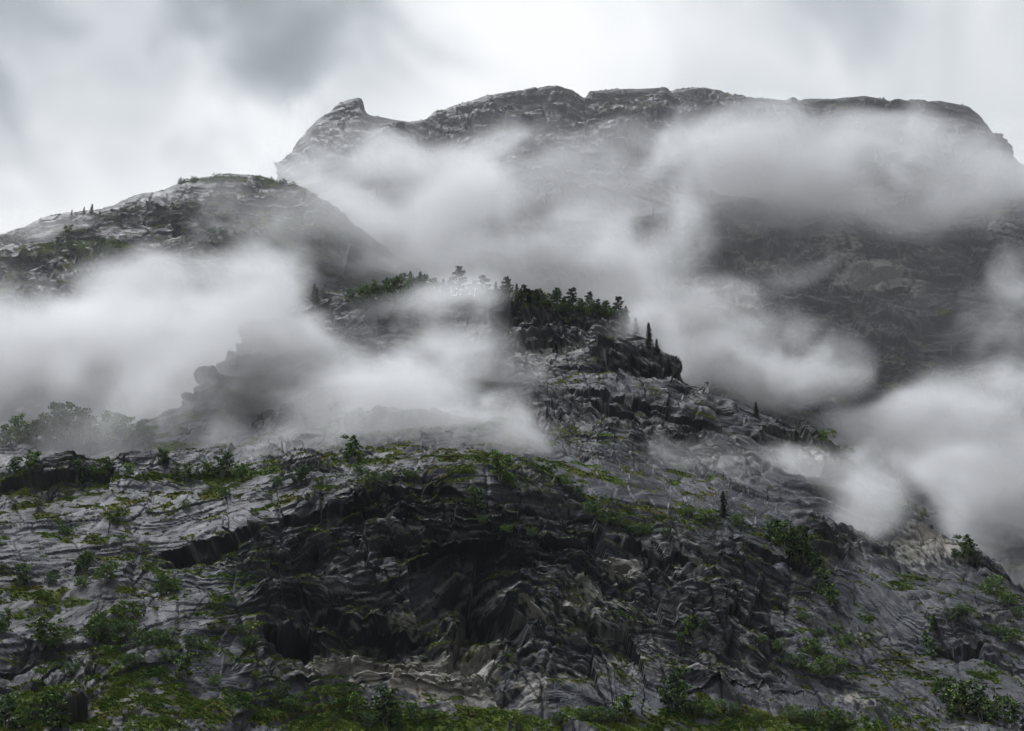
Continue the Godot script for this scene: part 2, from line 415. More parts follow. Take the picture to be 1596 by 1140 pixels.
	r.append(P([-293,158.5,570,-283,159.3,571,-273,160.2,572,-263,161.1,573,-252,162.1,574,-243,163.6,576,-233,166.1,580,-224,168.7,583,-215,170.7,586,-205,172.2,589,-194,173.7,592,-184,175.5,595,-174,177.5,598,-164,180.3,602,-156,186.1,611,-150,201.3,633,-144,219.6,655,-136,241.3,674,-127,263.4,690,-115,273.2,698,-103,278.2,702,-89,281.3,705,-76,283.6,707,-62,285.2,709,-48,286.0,711,-34,286.2,714,-20,285.5,715,-6,283.7,714,8,281.0,711,22,278.2,708,35,274.7,703,48,269.8,695,61,258.8,682,71,238.9,665,82,217.5,651,93,210.0,645,104,203.3,640,115,196.1,634,125,188.7,628,135,180.0,622,145,169.6,614,153,158.6,605,160,147.1,593,166,135.1,578,170,122.6,562,174,109.1,544,178,98.5,530,183,91.4,522,190,85.6,515,196,81.4,510,203,78.3,506,211,75.7,502,218,73.4,499,225,71.3,496,232,69.3,493,239,67.1,490]))
	r.append(P([-293,73.5,675,-283,74.3,676,-273,75.2,677,-263,76.1,678,-252,77.1,679,-243,78.6,681,-233,81.1,685,-224,83.7,688,-215,85.7,691,-205,87.2,694,-194,88.7,697,-184,90.5,700,-174,92.5,703,-164,95.3,707,-156,101.1,716,-150,116.3,738,-144,134.6,760,-136,156.3,779,-127,178.4,795,-115,188.2,803,-103,193.2,807,-89,196.3,810,-76,198.6,812,-62,200.2,814,-48,201.0,816,-34,201.2,819,-20,200.5,820,-6,198.7,819,8,196.0,816,22,193.2,813,35,189.7,808,48,184.8,800,61,173.8,787,71,153.9,770,82,132.5,756,93,125.0,750,104,118.3,745,115,111.1,739,125,103.7,733,135,95.0,727,145,84.6,719,153,73.6,710,160,62.1,698,166,50.1,683,170,37.6,667,174,24.1,649,178,13.5,635,183,6.4,627,190,0.6,620,196,-3.6,615,203,-6.7,611,211,-9.3,607,218,-11.6,604,225,-13.7,601,232,-15.7,598,239,-17.9,595]))
	return r
func knoll_survey() -> Array:
	var r := []
	r.append(P([-370,174.3,700,-362,174.3,700,-353,174.3,700,-345,174.3,700,-337,174.3,700,-328,174.3,700,-320,174.3,700,-312,174.3,700,-303,174.3,700,-295,174.3,700,-287,174.3,700,-279,174.3,700,-270,174.3,700,-262,174.3,700,-254,174.3,700,-245,174.3,700,-237,174.3,700,-229,174.3,700,-220,174.3,700,-212,174.3,700,-204,174.3,700,-196,174.3,700,-187,174.3,700,-179,174.3,700,-171,174.3,700,-162,174.3,700,-154,174.3,700,-146,174.3,700,-137,174.3,700,-129,174.3,700,-121,174.3,700,-112,174.3,700,-104,174.3,700,-96,174.3,700,-88,174.3,700,-79,174.3,700,-71,174.3,700,-63,174.3,700,-54,174.3,700,-46,174.3,700,-38,174.3,700,-29,174.3,700,-21,174.3,700,-13,174.3,700]))
	r.append(P([-406,253.5,745,-397,253.5,745,-388,253.5,745,-378,253.5,745,-369,253.5,745,-360,253.5,745,-351,253.5,745,-342,253.5,745,-333,253.5,745,-324,253.5,745,-315,253.5,745,-306,253.5,745,-296,253.5,745,-287,253.5,745,-278,253.5,745,-269,253.5,745,-260,253.5,745,-251,253.5,745,-242,253.5,745,-233,253.5,745,-224,253.5,745,-214,253.5,745,-205,253.5,745,-196,253.5,745,-187,253.5,745,-178,253.5,745,-169,253.5,745,-160,253.5,745,-151,253.5,745,-142,253.5,745,-132,253.5,745,-123,253.5,745,-114,253.5,745,-105,253.5,745,-96,253.5,745,-87,253.5,745,-78,253.5,745,-69,253.5,745,-60,253.5,745,-50,253.5,745,-41,253.5,745,-32,253.5,745,-23,253.5,745,-14,253.5,745]))
	r.append(P([-446,332.1,800,-436,332.1,800,-426,332.1,800,-416,332.1,800,-406,332.1,800,-396,332.1,800,-386,332.1,800,-376,332.1,800,-366,332.1,800,-356,332.1,800,-346,332.1,800,-336,332.1,800,-326,332.1,800,-316,332.1,800,-306,332.1,800,-296,332.1,800,-286,332.1,800,-276,332.1,800,-266,332.1,800,-256,332.1,800,-246,332.1,800,-236,332.1,800,-226,332.1,800,-216,332.1,800,-206,332.1,800,-196,332.1,800,-186,332.1,800,-176,332.1,800,-166,332.1,800,-156,332.1,800,-146,332.1,800,-136,332.1,800,-126,332.1,800,-116,332.1,800,-106,332.1,800,-96,332.1,800,-86,332.1,800,-76,332.1,800,-66,332.1,800,-56,332.1,800,-46,332.1,800,-35,332.1,800,-25,332.1,800,-15,332.1,800]))
	r.append(P([-465,353.3,830,-454,353.9,830,-444,354.6,830,-434,355.3,830,-423,355.9,830,-413,356.6,830,-403,357.3,830,-392,357.9,830,-382,358.7,830,-372,359.6,830,-361,360.5,830,-351,361.4,830,-341,362.3,830,-330,363.8,830,-320,365.5,830,-310,366.9,830,-299,367.8,830,-289,368.4,830,-279,369.1,830,-268,369.9,830,-258,371.7,830,-247,373.1,830,-237,373.6,830,-227,374.8,830,-216,376.8,830,-206,377.4,830,-195,377.9,830,-185,377.8,830,-174,377.6,830,-164,377.1,830,-153,376.3,830,-142,375.0,830,-132,373.1,830,-121,370.7,830,-111,367.1,830,-100,363.5,830,-89,360.5,830,-79,357.6,830,-68,355.0,830,-58,352.4,830,-47,350.0,830,-37,347.6,830,-26,345.2,830,-16,344.5,830]))
	r.append(P([-484,373.4,862,-473,374.6,862,-462,375.8,862,-452,376.9,862,-441,378.1,862,-430,379.3,862,-420,380.5,862,-409,381.7,862,-398,383.2,862,-388,384.8,862,-377,386.4,862,-366,388.0,862,-355,389.6,862,-345,392.3,862,-334,395.3,862,-324,397.8,862,-313,399.4,862,-302,400.6,862,-291,401.8,862,-280,403.2,862,-270,406.5,862,-259,409.0,862,-248,410.0,862,-237,412.1,862,-227,415.8,862,-216,416.9,862,-205,417.8,862,-194,417.6,862,-182,417.1,862,-171,416.2,862,-160,414.8,862,-149,412.5,862,-138,409.1,862,-127,404.8,862,-115,398.1,862,-104,391.7,862,-93,386.3,862,-82,381.2,862,-71,376.4,862,-60,371.7,862,-49,367.5,862,-38,363.3,862,-27,359.1,862,-17,357.7,862]))
	r.append(P([-506,396.7,900,-495,398.4,900,-484,400.2,900,-473,401.9,900,-462,403.7,900,-451,405.5,900,-440,407.2,900,-428,409.0,900,-417,411.2,900,-406,413.6,900,-395,416.0,900,-384,418.4,900,-373,420.8,900,-362,424.8,900,-351,429.3,900,-340,433.1,900,-329,435.5,900,-317,437.3,900,-306,439.0,900,-295,441.2,900,-284,446.2,900,-273,449.9,900,-261,451.3,900,-250,454.5,900,-239,460.1,900,-227,461.7,900,-216,463.1,900,-204,462.8,900,-192,462.1,900,-181,460.7,900,-169,458.6,900,-157,455.2,900,-145,450.0,900,-133,443.5,900,-121,433.5,900,-109,423.9,900,-98,415.8,900,-86,408.2,900,-74,401.2,900,-63,394.2,900,-51,387.9,900,-40,381.6,900,-29,375.4,900,-17,373.4,900]))
	r.append(P([-527,416.3,935,-515,418.5,935,-504,420.6,935,-492,422.8,935,-481,424.9,935,-469,427.1,935,-458,429.3,935,-446,431.5,935,-435,434.2,935,-423,437.1,935,-412,440.0,935,-400,443.0,935,-389,446.0,935,-377,450.8,935,-366,456.4,935,-355,461.1,935,-343,464.0,935,-331,466.3,935,-319,468.4,935,-308,471.0,935,-296,477.2,935,-284,481.8,935,-273,483.6,935,-261,487.4,935,-249,494.4,935,-237,496.4,935,-225,498.0,935,-213,497.7,935,-201,496.8,935,-189,495.1,935,-176,492.6,935,-164,488.3,935,-152,482.0,935,-139,473.9,935,-127,461.6,935,-114,449.8,935,-102,439.8,935,-90,430.5,935,-77,421.8,935,-65,413.3,935,-54,405.6,935,-42,397.9,935,-30,390.3,935,-18,387.8,935]))
	r.append(P([-527,408.3,975,-515,410.5,975,-504,412.6,975,-492,414.8,975,-481,416.9,975,-469,419.1,975,-458,421.3,975,-446,423.5,975,-435,426.2,975,-423,429.1,975,-412,432.0,975,-400,435.0,975,-389,438.0,975,-377,442.8,975,-366,448.4,975,-355,453.1,975,-343,456.0,975,-331,458.3,975,-319,460.4,975,-308,463.0,975,-296,469.2,975,-284,473.8,975,-273,475.6,975,-261,479.4,975,-249,486.4,975,-237,488.4,975,-225,490.0,975,-213,489.7,975,-201,488.8,975,-189,487.1,975,-176,484.6,975,-164,480.3,975,-152,474.0,975,-139,465.9,975,-127,453.6,975,-114,441.8,975,-102,431.8,975,-90,422.5,975,-77,413.8,975,-65,405.3,975,-54,397.6,975,-42,389.9,975,-30,382.3,975,-18,379.8,975]))
	r.append(P([-527,286.3,1095,-515,288.5,1095,-504,290.6,1095,-492,292.8,1095,-481,294.9,1095,-469,297.1,1095,-458,299.3,1095,-446,301.5,1095,-435,304.2,1095,-423,307.1,1095,-412,310.0,1095,-400,313.0,1095,-389,316.0,1095,-377,320.8,1095,-366,326.4,1095,-355,331.1,1095,-343,334.0,1095,-331,336.3,1095,-319,338.4,1095,-308,341.0,1095,-296,347.2,1095,-284,351.8,1095,-273,353.6,1095,-261,357.4,1095,-249,364.4,1095,-237,366.4,1095,-225,368.0,1095,-213,367.7,1095,-201,366.8,1095,-189,365.1,1095,-176,362.6,1095,-164,358.3,1095,-152,352.0,1095,-139,343.9,1095,-127,331.6,1095,-114,319.8,1095,-102,309.8,1095,-90,300.5,1095,-77,291.8,1095,-65,283.3,1095,-54,275.6,1095,-42,267.9,1095,-30,260.3,1095,-18,257.8,1095]))
	return r
func massif_survey() -> Array:
	var r := []
	r.append(P([-201,117.4,790,-198,117.4,790,-194,117.4,790,-191,117.4,790,-187,117.4,790,-184,117.4,790,-181,117.4,790,-177,117.4,790,-174,117.4,790,-170,117.4,790,-167,117.4,790,-163,117.4,790,-160,117.4,790,-156,117.4,790,-153,117.4,790,-149,117.4,790,-146,117.4,790,-142,117.4,790,-139,117.4,790,-135,117.4,790,-132,117.4,790,-128,117.4,790,-125,117.4,790,-121,117.4,790,-118,117.4,790,-114,117.4,790,-111,117.4,790,-107,117.4,790,-104,117.4,790,-100,117.4,790,-97,117.4,790,-94,117.4,790,-90,117.4,790,-87,117.4,790,-83,117.4,790,-80,117.4,790,-76,117.4,790,-73,117.4,790,-69,117.4,790,-66,117.4,790,-62,117.4,790,-59,117.4,790,-55,117.4,790,-52,117.4,790,-48,117.4,790,-45,117.4,790,-41,117.4,790,-38,117.4,790,-34,117.4,790,-31,117.4,790,-27,117.4,790,-24,117.4,790,-20,117.4,790,-17,117.4,790,-14,117.4,790,-10,117.4,790,-7,117.4,790,-3,117.4,790,0,117.4,790,4,117.4,790,7,117.4,790,11,117.4,790,14,117.4,790,18,117.4,790,21,117.4,790,25,117.4,790,28,117.4,790,32,117.4,790,35,117.4,790,39,117.4,790,42,117.4,790,46,117.4,790,49,117.4,790,53,117.4,790,56,117.4,790,60,117.4,790,63,117.4,790,67,117.4,790,70,117.4,790,73,117.4,790,77,117.4,790,80,117.4,790,84,117.4,790,87,117.4,790,91,117.4,790,94,117.4,790,98,117.4,790,101,117.4,790,105,117.4,790,108,117.4,790,112,117.4,790,115,117.4,790,119,117.4,790,122,117.4,790,126,117.4,790,129,117.4,790,133,117.4,790,136,117.4,790,140,117.4,790,143,117.4,790,147,117.4,790,150,117.4,790,154,117.4,790,157,117.4,790,160,117.4,790,164,117.4,790,167,117.4,790,171,117.4,790,174,117.4,790,178,117.4,790,181,117.4,790,185,117.4,790,188,117.4,790,192,117.4,790,195,117.4,790,199,117.4,790,202,117.4,790,206,117.4,790,209,117.4,790,213,117.4,790,216,117.4,790,220,117.4,790,223,117.4,790,227,117.4,790,230,117.4,790,234,117.4,790,237,117.4,790,241,117.4,790,244,117.4,790,247,117.4,790,251,117.4,790,254,117.4,790,258,117.4,790,261,117.4,790,265,117.4,790,268,117.4,790,272,117.4,790,275,117.4,790,279,117.4,790,282,117.4,790,286,117.4,790,289,117.4,790,293,117.4,790,296,117.4,790,300,117.4,790,303,117.4,790,307,117.4,790,310,117.4,790,314,117.4,790,317,117.4,790,321,117.4,790,324,117.4,790,327,117.4,790,331,117.4,790,334,117.4,790,338,117.4,790,341,117.4,790,345,117.4,790,348,117.4,790,352,117.4,790,355,117.4,790,359,117.4,790,362,117.4,790,366,117.4,790,369,117.4,790,373,117.4,790,376,117.4,790,380,117.4,790,383,117.4,790,387,117.4,790]))
	r.append(P([-221,178.2,850,-217,178.2,850,-214,178.2,850,-210,178.2,850,-206,178.2,850,-202,178.2,850,-198,178.2,850,-195,178.2,850,-191,178.2,850,-187,178.2,850,-183,178.2,850,-179,178.2,850,-175,178.2,850,-172,178.2,850,-168,178.2,850,-164,178.2,850,-160,178.2,850,-156,178.2,850,-152,178.2,850,-149,178.2,850,-145,178.2,850,-141,178.2,850,-137,178.2,850,-133,178.2,850,-130,178.2,850,-126,178.2,850,-122,178.2,850,-118,178.2,850,-114,178.2,850,-110,178.2,850,-107,178.2,850,-103,178.2,850,-99,178.2,850,-95,178.2,850,-91,178.2,850,-87,178.2,850,-84,178.2,850,-80,178.2,850,-76,178.2,850,-72,178.2,850,-68,178.2,850,-65,178.2,850,-61,178.2,850,-57,178.2,850,-53,178.2,850,-49,178.2,850,-45,178.2,850,-42,178.2,850,-38,178.2,850,-34,178.2,850,-30,178.2,850,-26,178.2,850,-22,178.2,850,-19,178.2,850,-15,178.2,850,-11,178.2,850,-7,178.2,850,-3,178.2,850,0,178.2,850,4,178.2,850,8,178.2,850,12,178.2,850,16,178.2,850,20,178.2,850,23,178.2,850,27,178.2,850,31,178.2,850,35,178.2,850,39,178.2,850,43,178.2,850,46,178.2,850,50,178.2,850,54,178.2,850,58,178.2,850,62,178.2,850,65,178.2,850,69,178.2,850,73,178.2,850,77,178.2,850,81,178.2,850,85,178.2,850,88,178.2,850,92,178.2,850,96,178.2,850,100,178.2,850,104,178.2,850,107,178.2,850,111,178.2,850,115,178.2,850,119,178.2,850,123,178.2,850,127,178.2,850,130,178.2,850,134,178.2,850,138,178.2,850,142,178.2,850,146,178.2,850,150,178.2,850,153,178.2,850,157,178.2,850,161,178.2,850,165,178.2,850,169,178.2,850,172,178.2,850,176,178.2,850,180,178.2,850,184,178.2,850,188,178.2,850,192,178.2,850,195,178.2,850,199,178.2,850,203,178.2,850,207,178.2,850,211,178.2,850,215,178.2,850,218,178.2,850,222,178.2,850,226,178.2,850,230,178.2,850,234,178.2,850,237,178.2,850,241,178.2,850,245,178.2,850,249,178.2,850,253,178.2,850,257,178.2,850,260,178.2,850,264,178.2,850,268,178.2,850,272,178.2,850,276,178.2,850,280,178.2,850,283,178.2,850,287,178.2,850,291,178.2,850,295,178.2,850,299,178.2,850,302,178.2,850,306,178.2,850,310,178.2,850,314,178.2,850,318,178.2,850,322,178.2,850,325,178.2,850,329,178.2,850,333,178.2,850,337,178.2,850,341,178.2,850,345,178.2,850,348,178.2,850,352,178.2,850,356,178.2,850,360,178.2,850,364,178.2,850,367,178.2,850,371,178.2,850,375,178.2,850,379,178.2,850,383,178.2,850,387,178.2,850,390,178.2,850,394,178.2,850,398,178.2,850,402,178.2,850,406,178.2,850,410,178.2,850,413,178.2,850,417,178.2,850,421,178.2,850,425,178.2,850]))
	r.append(P([-256,302.9,950,-252,302.9,950,-248,302.9,950,-243,302.9,950,-239,302.9,950,-234,302.9,950,-230,302.9,950,-225,302.9,950,-221,302.9,950,-217,302.9,950,-212,302.9,950,-208,302.9,950,-203,302.9,950,-199,302.9,950,-194,302.9,950,-190,302.9,950,-186,302.9,950,-181,302.9,950,-177,302.9,950,-172,302.9,950,-168,302.9,950,-163,302.9,950,-159,302.9,950,-155,302.9,950,-150,302.9,950,-146,302.9,950,-141,302.9,950,-137,302.9,950,-132,302.9,950,-128,302.9,950,-124,302.9,950,-119,302.9,950,-115,302.9,950,-110,302.9,950,-106,302.9,950,-101,302.9,950,-97,302.9,950,-93,302.9,950,-88,302.9,950,-84,302.9,950,-79,302.9,950,-75,302.9,950,-70,302.9,950,-66,302.9,950,-62,302.9,950,-57,302.9,950,-53,302.9,950,-48,302.9,950,-44,302.9,950,-39,302.9,950,-35,302.9,950,-30,302.9,950,-26,302.9,950,-22,302.9,950,-17,302.9,950,-13,302.9,950,-8,302.9,950,-4,302.9,950,1,302.9,950,5,302.9,950,9,302.9,950,14,302.9,950,18,302.9,950,23,302.9,950,27,302.9,950,32,302.9,950,36,302.9,950,40,302.9,950,45,302.9,950,49,302.9,950,54,302.9,950,58,302.9,950,63,302.9,950,67,302.9,950,71,302.9,950,76,302.9,950,80,302.9,950,85,302.9,950,89,302.9,950,94,302.9,950,98,302.9,950,102,302.9,950,107,302.9,950,111,302.9,950,116,302.9,950,120,302.9,950,125,302.9,950,129,302.9,950,133,302.9,950,138,302.9,950,142,302.9,950,147,302.9,950,151,302.9,950,156,302.9,950,160,302.9,950,164,302.9,950,169,302.9,950,173,302.9,950,178,302.9,950,182,302.9,950,187,302.9,950,191,302.9,950,195,302.9,950,200,302.9,950,204,302.9,950,209,302.9,950,213,302.9,950,218,302.9,950,222,302.9,950,227,302.9,950,231,302.9,950,235,302.9,950,240,302.9,950,244,302.9,950,249,302.9,950,253,302.9,950,258,302.9,950,262,302.9,950,266,302.9,950,271,302.9,950,275,302.9,950,280,302.9,950,284,302.9,950,289,302.9,950,293,302.9,950,297,302.9,950,302,302.9,950,306,302.9,950,311,302.9,950,315,302.9,950,320,302.9,950,324,302.9,950,328,302.9,950,333,302.9,950,337,302.9,950,342,302.9,950,346,302.9,950,351,302.9,950,355,302.9,950,359,302.9,950,364,302.9,950,368,302.9,950,373,302.9,950,377,302.9,950,382,302.9,950,386,302.9,950,390,302.9,950,395,302.9,950,399,302.9,950,404,302.9,950,408,302.9,950,413,302.9,950,417,302.9,950,421,302.9,950,426,302.9,950,430,302.9,950,435,302.9,950,439,302.9,950,444,302.9,950,448,302.9,950,452,302.9,950,457,302.9,950,461,302.9,950,466,302.9,950,470,302.9,950,475,302.9,950,479,302.9,950,484,302.9,950,488,302.9,950,492,302.9,950]))
	r.append(P([-283,420.8,1015,-278,420.8,1015,-273,420.8,1015,-268,420.8,1015,-263,420.8,1015,-258,420.8,1015,-253,420.8,1015,-248,420.8,1015,-244,420.8,1015,-239,420.8,1015,-234,420.8,1015,-229,420.8,1015,-224,420.8,1015,-219,420.8,1015,-214,420.8,1015,-209,420.8,1015,-204,420.8,1015,-200,420.8,1015,-195,420.8,1015,-190,420.8,1015,-185,420.8,1015,-180,420.8,1015,-175,420.8,1015,-170,420.8,1015,-165,420.8,1015,-161,420.8,1015,-156,420.8,1015,-151,420.8,1015,-146,420.8,1015,-141,420.8,1015,-136,420.8,1015,-131,420.8,1015,-126,420.8,1015,-121,420.8,1015,-117,420.8,1015,-112,420.8,1015,-107,420.8,1015,-102,420.8,1015,-97,420.8,1015,-92,420.8,1015,-87,420.8,1015,-82,420.8,1015,-78,420.8,1015,-73,420.8,1015,-68,420.8,1015,-63,420.8,1015,-58,420.8,1015,-53,420.8,1015,-48,420.8,1015,-43,420.8,1015,-38,420.8,1015,-34,420.8,1015,-29,420.8,1015,-24,420.8,1015,-19,420.8,1015,-14,420.8,1015,-9,420.8,1015,-4,420.8,1015,1,420.8,1015,5,420.8,1015,10,420.8,1015,15,420.8,1015,20,420.8,1015,25,420.8,1015,30,420.8,1015,35,420.8,1015,40,420.8,1015,45,420.8,1015,49,420.8,1015,54,420.8,1015,59,420.8,1015,64,420.8,1015,69,420.8,1015,74,420.8,1015,79,420.8,1015,84,420.8,1015,88,420.8,1015,93,420.8,1015,98,420.8,1015,103,420.8,1015,108,420.8,1015,113,420.8,1015,118,420.8,1015,123,420.8,1015,128,420.8,1015,132,420.8,1015,137,420.8,1015,142,420.8,1015,147,420.8,1015,152,420.8,1015,157,420.8,1015,162,420.8,1015,167,420.8,1015,171,420.8,1015,176,420.8,1015,181,420.8,1015,186,420.8,1015,191,420.8,1015,196,420.8,1015,201,420.8,1015,206,420.8,1015,211,420.8,1015,215,420.8,1015,220,420.8,1015,225,420.8,1015,230,420.8,1015,235,420.8,1015,240,420.8,1015,245,420.8,1015,250,420.8,1015,254,420.8,1015,259,420.8,1015,264,420.8,1015,269,420.8,1015,274,420.8,1015,279,420.8,1015,284,420.8,1015,289,420.8,1015,294,420.8,1015,298,420.8,1015,303,420.8,1015,308,420.8,1015,313,420.8,1015,318,420.8,1015,323,420.8,1015,328,420.8,1015,333,420.8,1015,337,420.8,1015,342,420.8,1015,347,420.8,1015,352,420.8,1015,357,420.8,1015,362,420.8,1015,367,420.8,1015,372,420.8,1015,377,420.8,1015,381,420.8,1015,386,420.8,1015,391,420.8,1015,396,420.8,1015,401,420.8,1015,406,420.8,1015,411,420.8,1015,416,420.8,1015,420,420.8,1015,425,420.8,1015,430,420.8,1015,435,420.8,1015,440,420.8,1015,445,420.8,1015,450,420.8,1015,455,420.8,1015,460,420.8,1015,464,420.8,1015,469,420.8,1015,474,420.8,1015,479,420.8,1015,484,420.8,1015,489,420.8,1015,494,420.8,1015,499,420.8,1015,503,420.8,1015,508,420.8,1015,513,420.8,1015,518,420.8,1015,523,420.8,1015,528,420.8,1015,533,420.8,1015,538,420.8,1015,543,420.8,1015]))
	r.append(P([-311,540.8,1090,-306,540.8,1090,-301,540.8,1090,-295,540.8,1090,-290,540.8,1090,-284,540.8,1090,-279,540.8,1090,-274,540.8,1090,-268,540.8,1090,-263,540.8,1090,-258,540.8,1090,-252,540.8,1090,-247,540.8,1090,-241,540.8,1090,-236,540.8,1090,-231,540.8,1090,-225,540.8,1090,-220,540.8,1090,-215,540.8,1090,-209,540.8,1090,-204,540.8,1090,-198,540.8,1090,-193,540.8,1090,-188,540.8,1090,-182,540.8,1090,-177,540.8,1090,-171,540.8,1090,-166,540.8,1090,-161,540.8,1090,-155,540.8,1090,-150,540.8,1090,-145,540.8,1090,-139,540.8,1090,-134,540.8,1090,-128,540.8,1090,-123,540.8,1090,-118,540.8,1090,-112,540.8,1090,-107,540.8,1090,-102,540.8,1090,-96,540.8,1090,-91,540.8,1090,-85,540.8,1090,-80,540.8,1090,-75,540.8,1090,-69,540.8,1090,-64,540.8,1090,-59,540.8,1090,-53,540.8,1090,-48,540.8,1090,-42,540.8,1090,-37,540.8,1090,-32,540.8,1090,-26,540.8,1090,-21,540.8,1090,-16,540.8,1090,-10,540.8,1090,-5,540.8,1090,1,540.8,1090,6,540.8,1090,11,540.8,1090,17,540.8,1090,22,540.8,1090,28,540.8,1090,33,540.8,1090,38,540.8,1090,44,540.8,1090,49,540.8,1090,54,540.8,1090,60,540.8,1090,65,540.8,1090,71,540.8,1090,76,540.8,1090,81,540.8,1090,87,540.8,1090,92,540.8,1090,97,540.8,1090,103,540.8,1090,108,540.8,1090,114,540.8,1090,119,540.8,1090,124,540.8,1090,130,540.8,1090,135,540.8,1090,140,540.8,1090,146,540.8,1090,151,540.8,1090,157,540.8,1090,162,540.8,1090,167,540.8,1090,173,540.8,1090,178,540.8,1090,184,540.8,1090,189,540.8,1090,194,540.8,1090,200,540.8,1090,205,540.8,1090,210,540.8,1090,216,540.8,1090,221,540.8,1090,227,540.8,1090,232,540.8,1090,237,540.8,1090,243,540.8,1090,248,540.8,1090,253,540.8,1090,259,540.8,1090,264,540.8,1090,270,540.8,1090,275,540.8,1090,280,540.8,1090,286,540.8,1090,291,540.8,1090,296,540.8,1090,302,540.8,1090,307,540.8,1090,313,540.8,1090,318,540.8,1090,323,540.8,1090,329,540.8,1090,334,540.8,1090,339,540.8,1090,345,540.8,1090,350,540.8,1090,356,540.8,1090,361,540.8,1090,366,540.8,1090,372,540.8,1090,377,540.8,1090,383,540.8,1090,388,540.8,1090,393,540.8,1090,399,540.8,1090,404,540.8,1090,409,540.8,1090,415,540.8,1090,420,540.8,1090,426,540.8,1090,431,540.8,1090,436,540.8,1090,442,540.8,1090,447,540.8,1090,452,540.8,1090,458,540.8,1090,463,540.8,1090,469,540.8,1090,474,540.8,1090,479,540.8,1090,485,540.8,1090,490,540.8,1090,495,540.8,1090,501,540.8,1090,506,540.8,1090,512,540.8,1090,517,540.8,1090,522,540.8,1090,528,540.8,1090,533,540.8,1090,538,540.8,1090,544,540.8,1090,549,540.8,1090,555,540.8,1090,560,540.8,1090,565,540.8,1090,571,540.8,1090,576,540.8,1090,582,540.8,1090,587,540.8,1090,592,540.8,1090,598,540.8,1090]))
	r.append(P([-333,579.4,1165,-327,579.4,1165,-321,579.4,1165,-316,579.4,1165,-310,579.4,1165,-304,579.4,1165,-298,579.4,1165,-293,579.4,1165,-287,579.4,1165,-281,579.4,1165,-275,579.4,1165,-270,579.4,1165,-264,579.4,1165,-258,579.4,1165,-252,579.4,1165,-247,579.4,1165,-241,580.1,1165,-235,584.4,1165,-230,588.7,1165,-224,593.0,1165,-219,597.4,1165,-213,603.6,1165,-208,609.9,1165,-202,614.6,1165,-197,618.2,1165,-191,620.9,1165,-185,623.3,1165,-180,625.2,1165,-174,627.0,1165,-168,629.0,1165,-163,631.7,1165,-157,633.3,1165,-151,633.8,1165,-145,633.6,1165,-139,627.0,1165,-133,625.2,1165,-127,624.7,1165,-122,624.2,1165,-116,623.7,1165,-110,623.3,1165,-104,622.9,1165,-98,622.4,1165,-92,622.9,1165,-87,623.6,1165,-81,624.4,1165,-75,625.9,1165,-69,627.5,1165,-63,629.0,1165,-58,630.2,1165,-52,630.9,1165,-46,631.7,1165,-40,632.5,1165,-34,633.3,1165,-28,634.1,1165,-23,634.8,1165,-17,635.3,1165,-11,635.7,1165,-5,636.2,1165,1,636.6,1165,7,636.9,1165,12,637.2,1165,18,637.5,1165,24,637.8,1165,30,638.2,1165,36,638.5,1165,42,638.8,1165,47,638.2,1165,53,637.6,1165,59,636.3,1165,65,635.1,1165,71,634.3,1165,77,636.8,1165,82,637.1,1165,88,637.3,1165,94,637.6,1165,100,637.9,1165,106,638.0,1165,112,638.0,1165,117,638.1,1165,123,638.2,1165,129,638.3,1165,135,638.5,1165,141,638.6,1165,147,638.8,1165,153,637.3,1165,158,637.5,1165,164,637.7,1165,170,637.9,1165,176,638.1,1165,182,638.0,1165,188,637.5,1165,193,636.9,1165,199,636.3,1165,205,635.7,1165,211,635.3,1165,217,634.9,1165,222,634.4,1165,228,634.0,1165,234,633.6,1165,240,633.4,1165,246,633.2,1165,251,633.0,1165,257,632.8,1165,263,632.6,1165,269,633.4,1165,275,632.0,1165,281,632.2,1165,286,632.4,1165,292,632.6,1165,298,632.7,1165,304,633.0,1165,310,633.4,1165,316,633.7,1165,322,634.1,1165,327,634.4,1165,333,634.7,1165,339,635.0,1165,345,634.7,1165,351,634.2,1165,357,633.6,1165,362,632.0,1165,368,632.9,1165,374,632.6,1165,380,632.2,1165,386,631.9,1165,391,631.6,1165,397,631.5,1165,403,631.9,1165,409,632.2,1165,415,632.0,1165,421,631.8,1165,426,631.3,1165,432,630.6,1165,438,629.8,1165,443,627.6,1165,449,625.3,1165,454,621.4,1165,460,617.2,1165,465,612.2,1165,470,607.6,1165,475,603.7,1165,481,601.4,1165,486,599.8,1165,492,599.0,1165,498,598.3,1165,503,597.5,1165,509,596.8,1165,515,596.0,1165,520,595.3,1165,526,594.6,1165,532,593.8,1165,537,593.1,1165,543,592.4,1165,549,591.7,1165,554,591.1,1165,560,590.5,1165,566,589.9,1165,572,589.3,1165,577,588.8,1165,583,588.2,1165,589,587.6,1165,594,587.0,1165,600,586.5,1165,606,585.9,1165,611,585.3,1165,617,584.7,1165,623,584.2,1165,628,583.6,1165,634,583.0,1165,640,582.4,1165]))
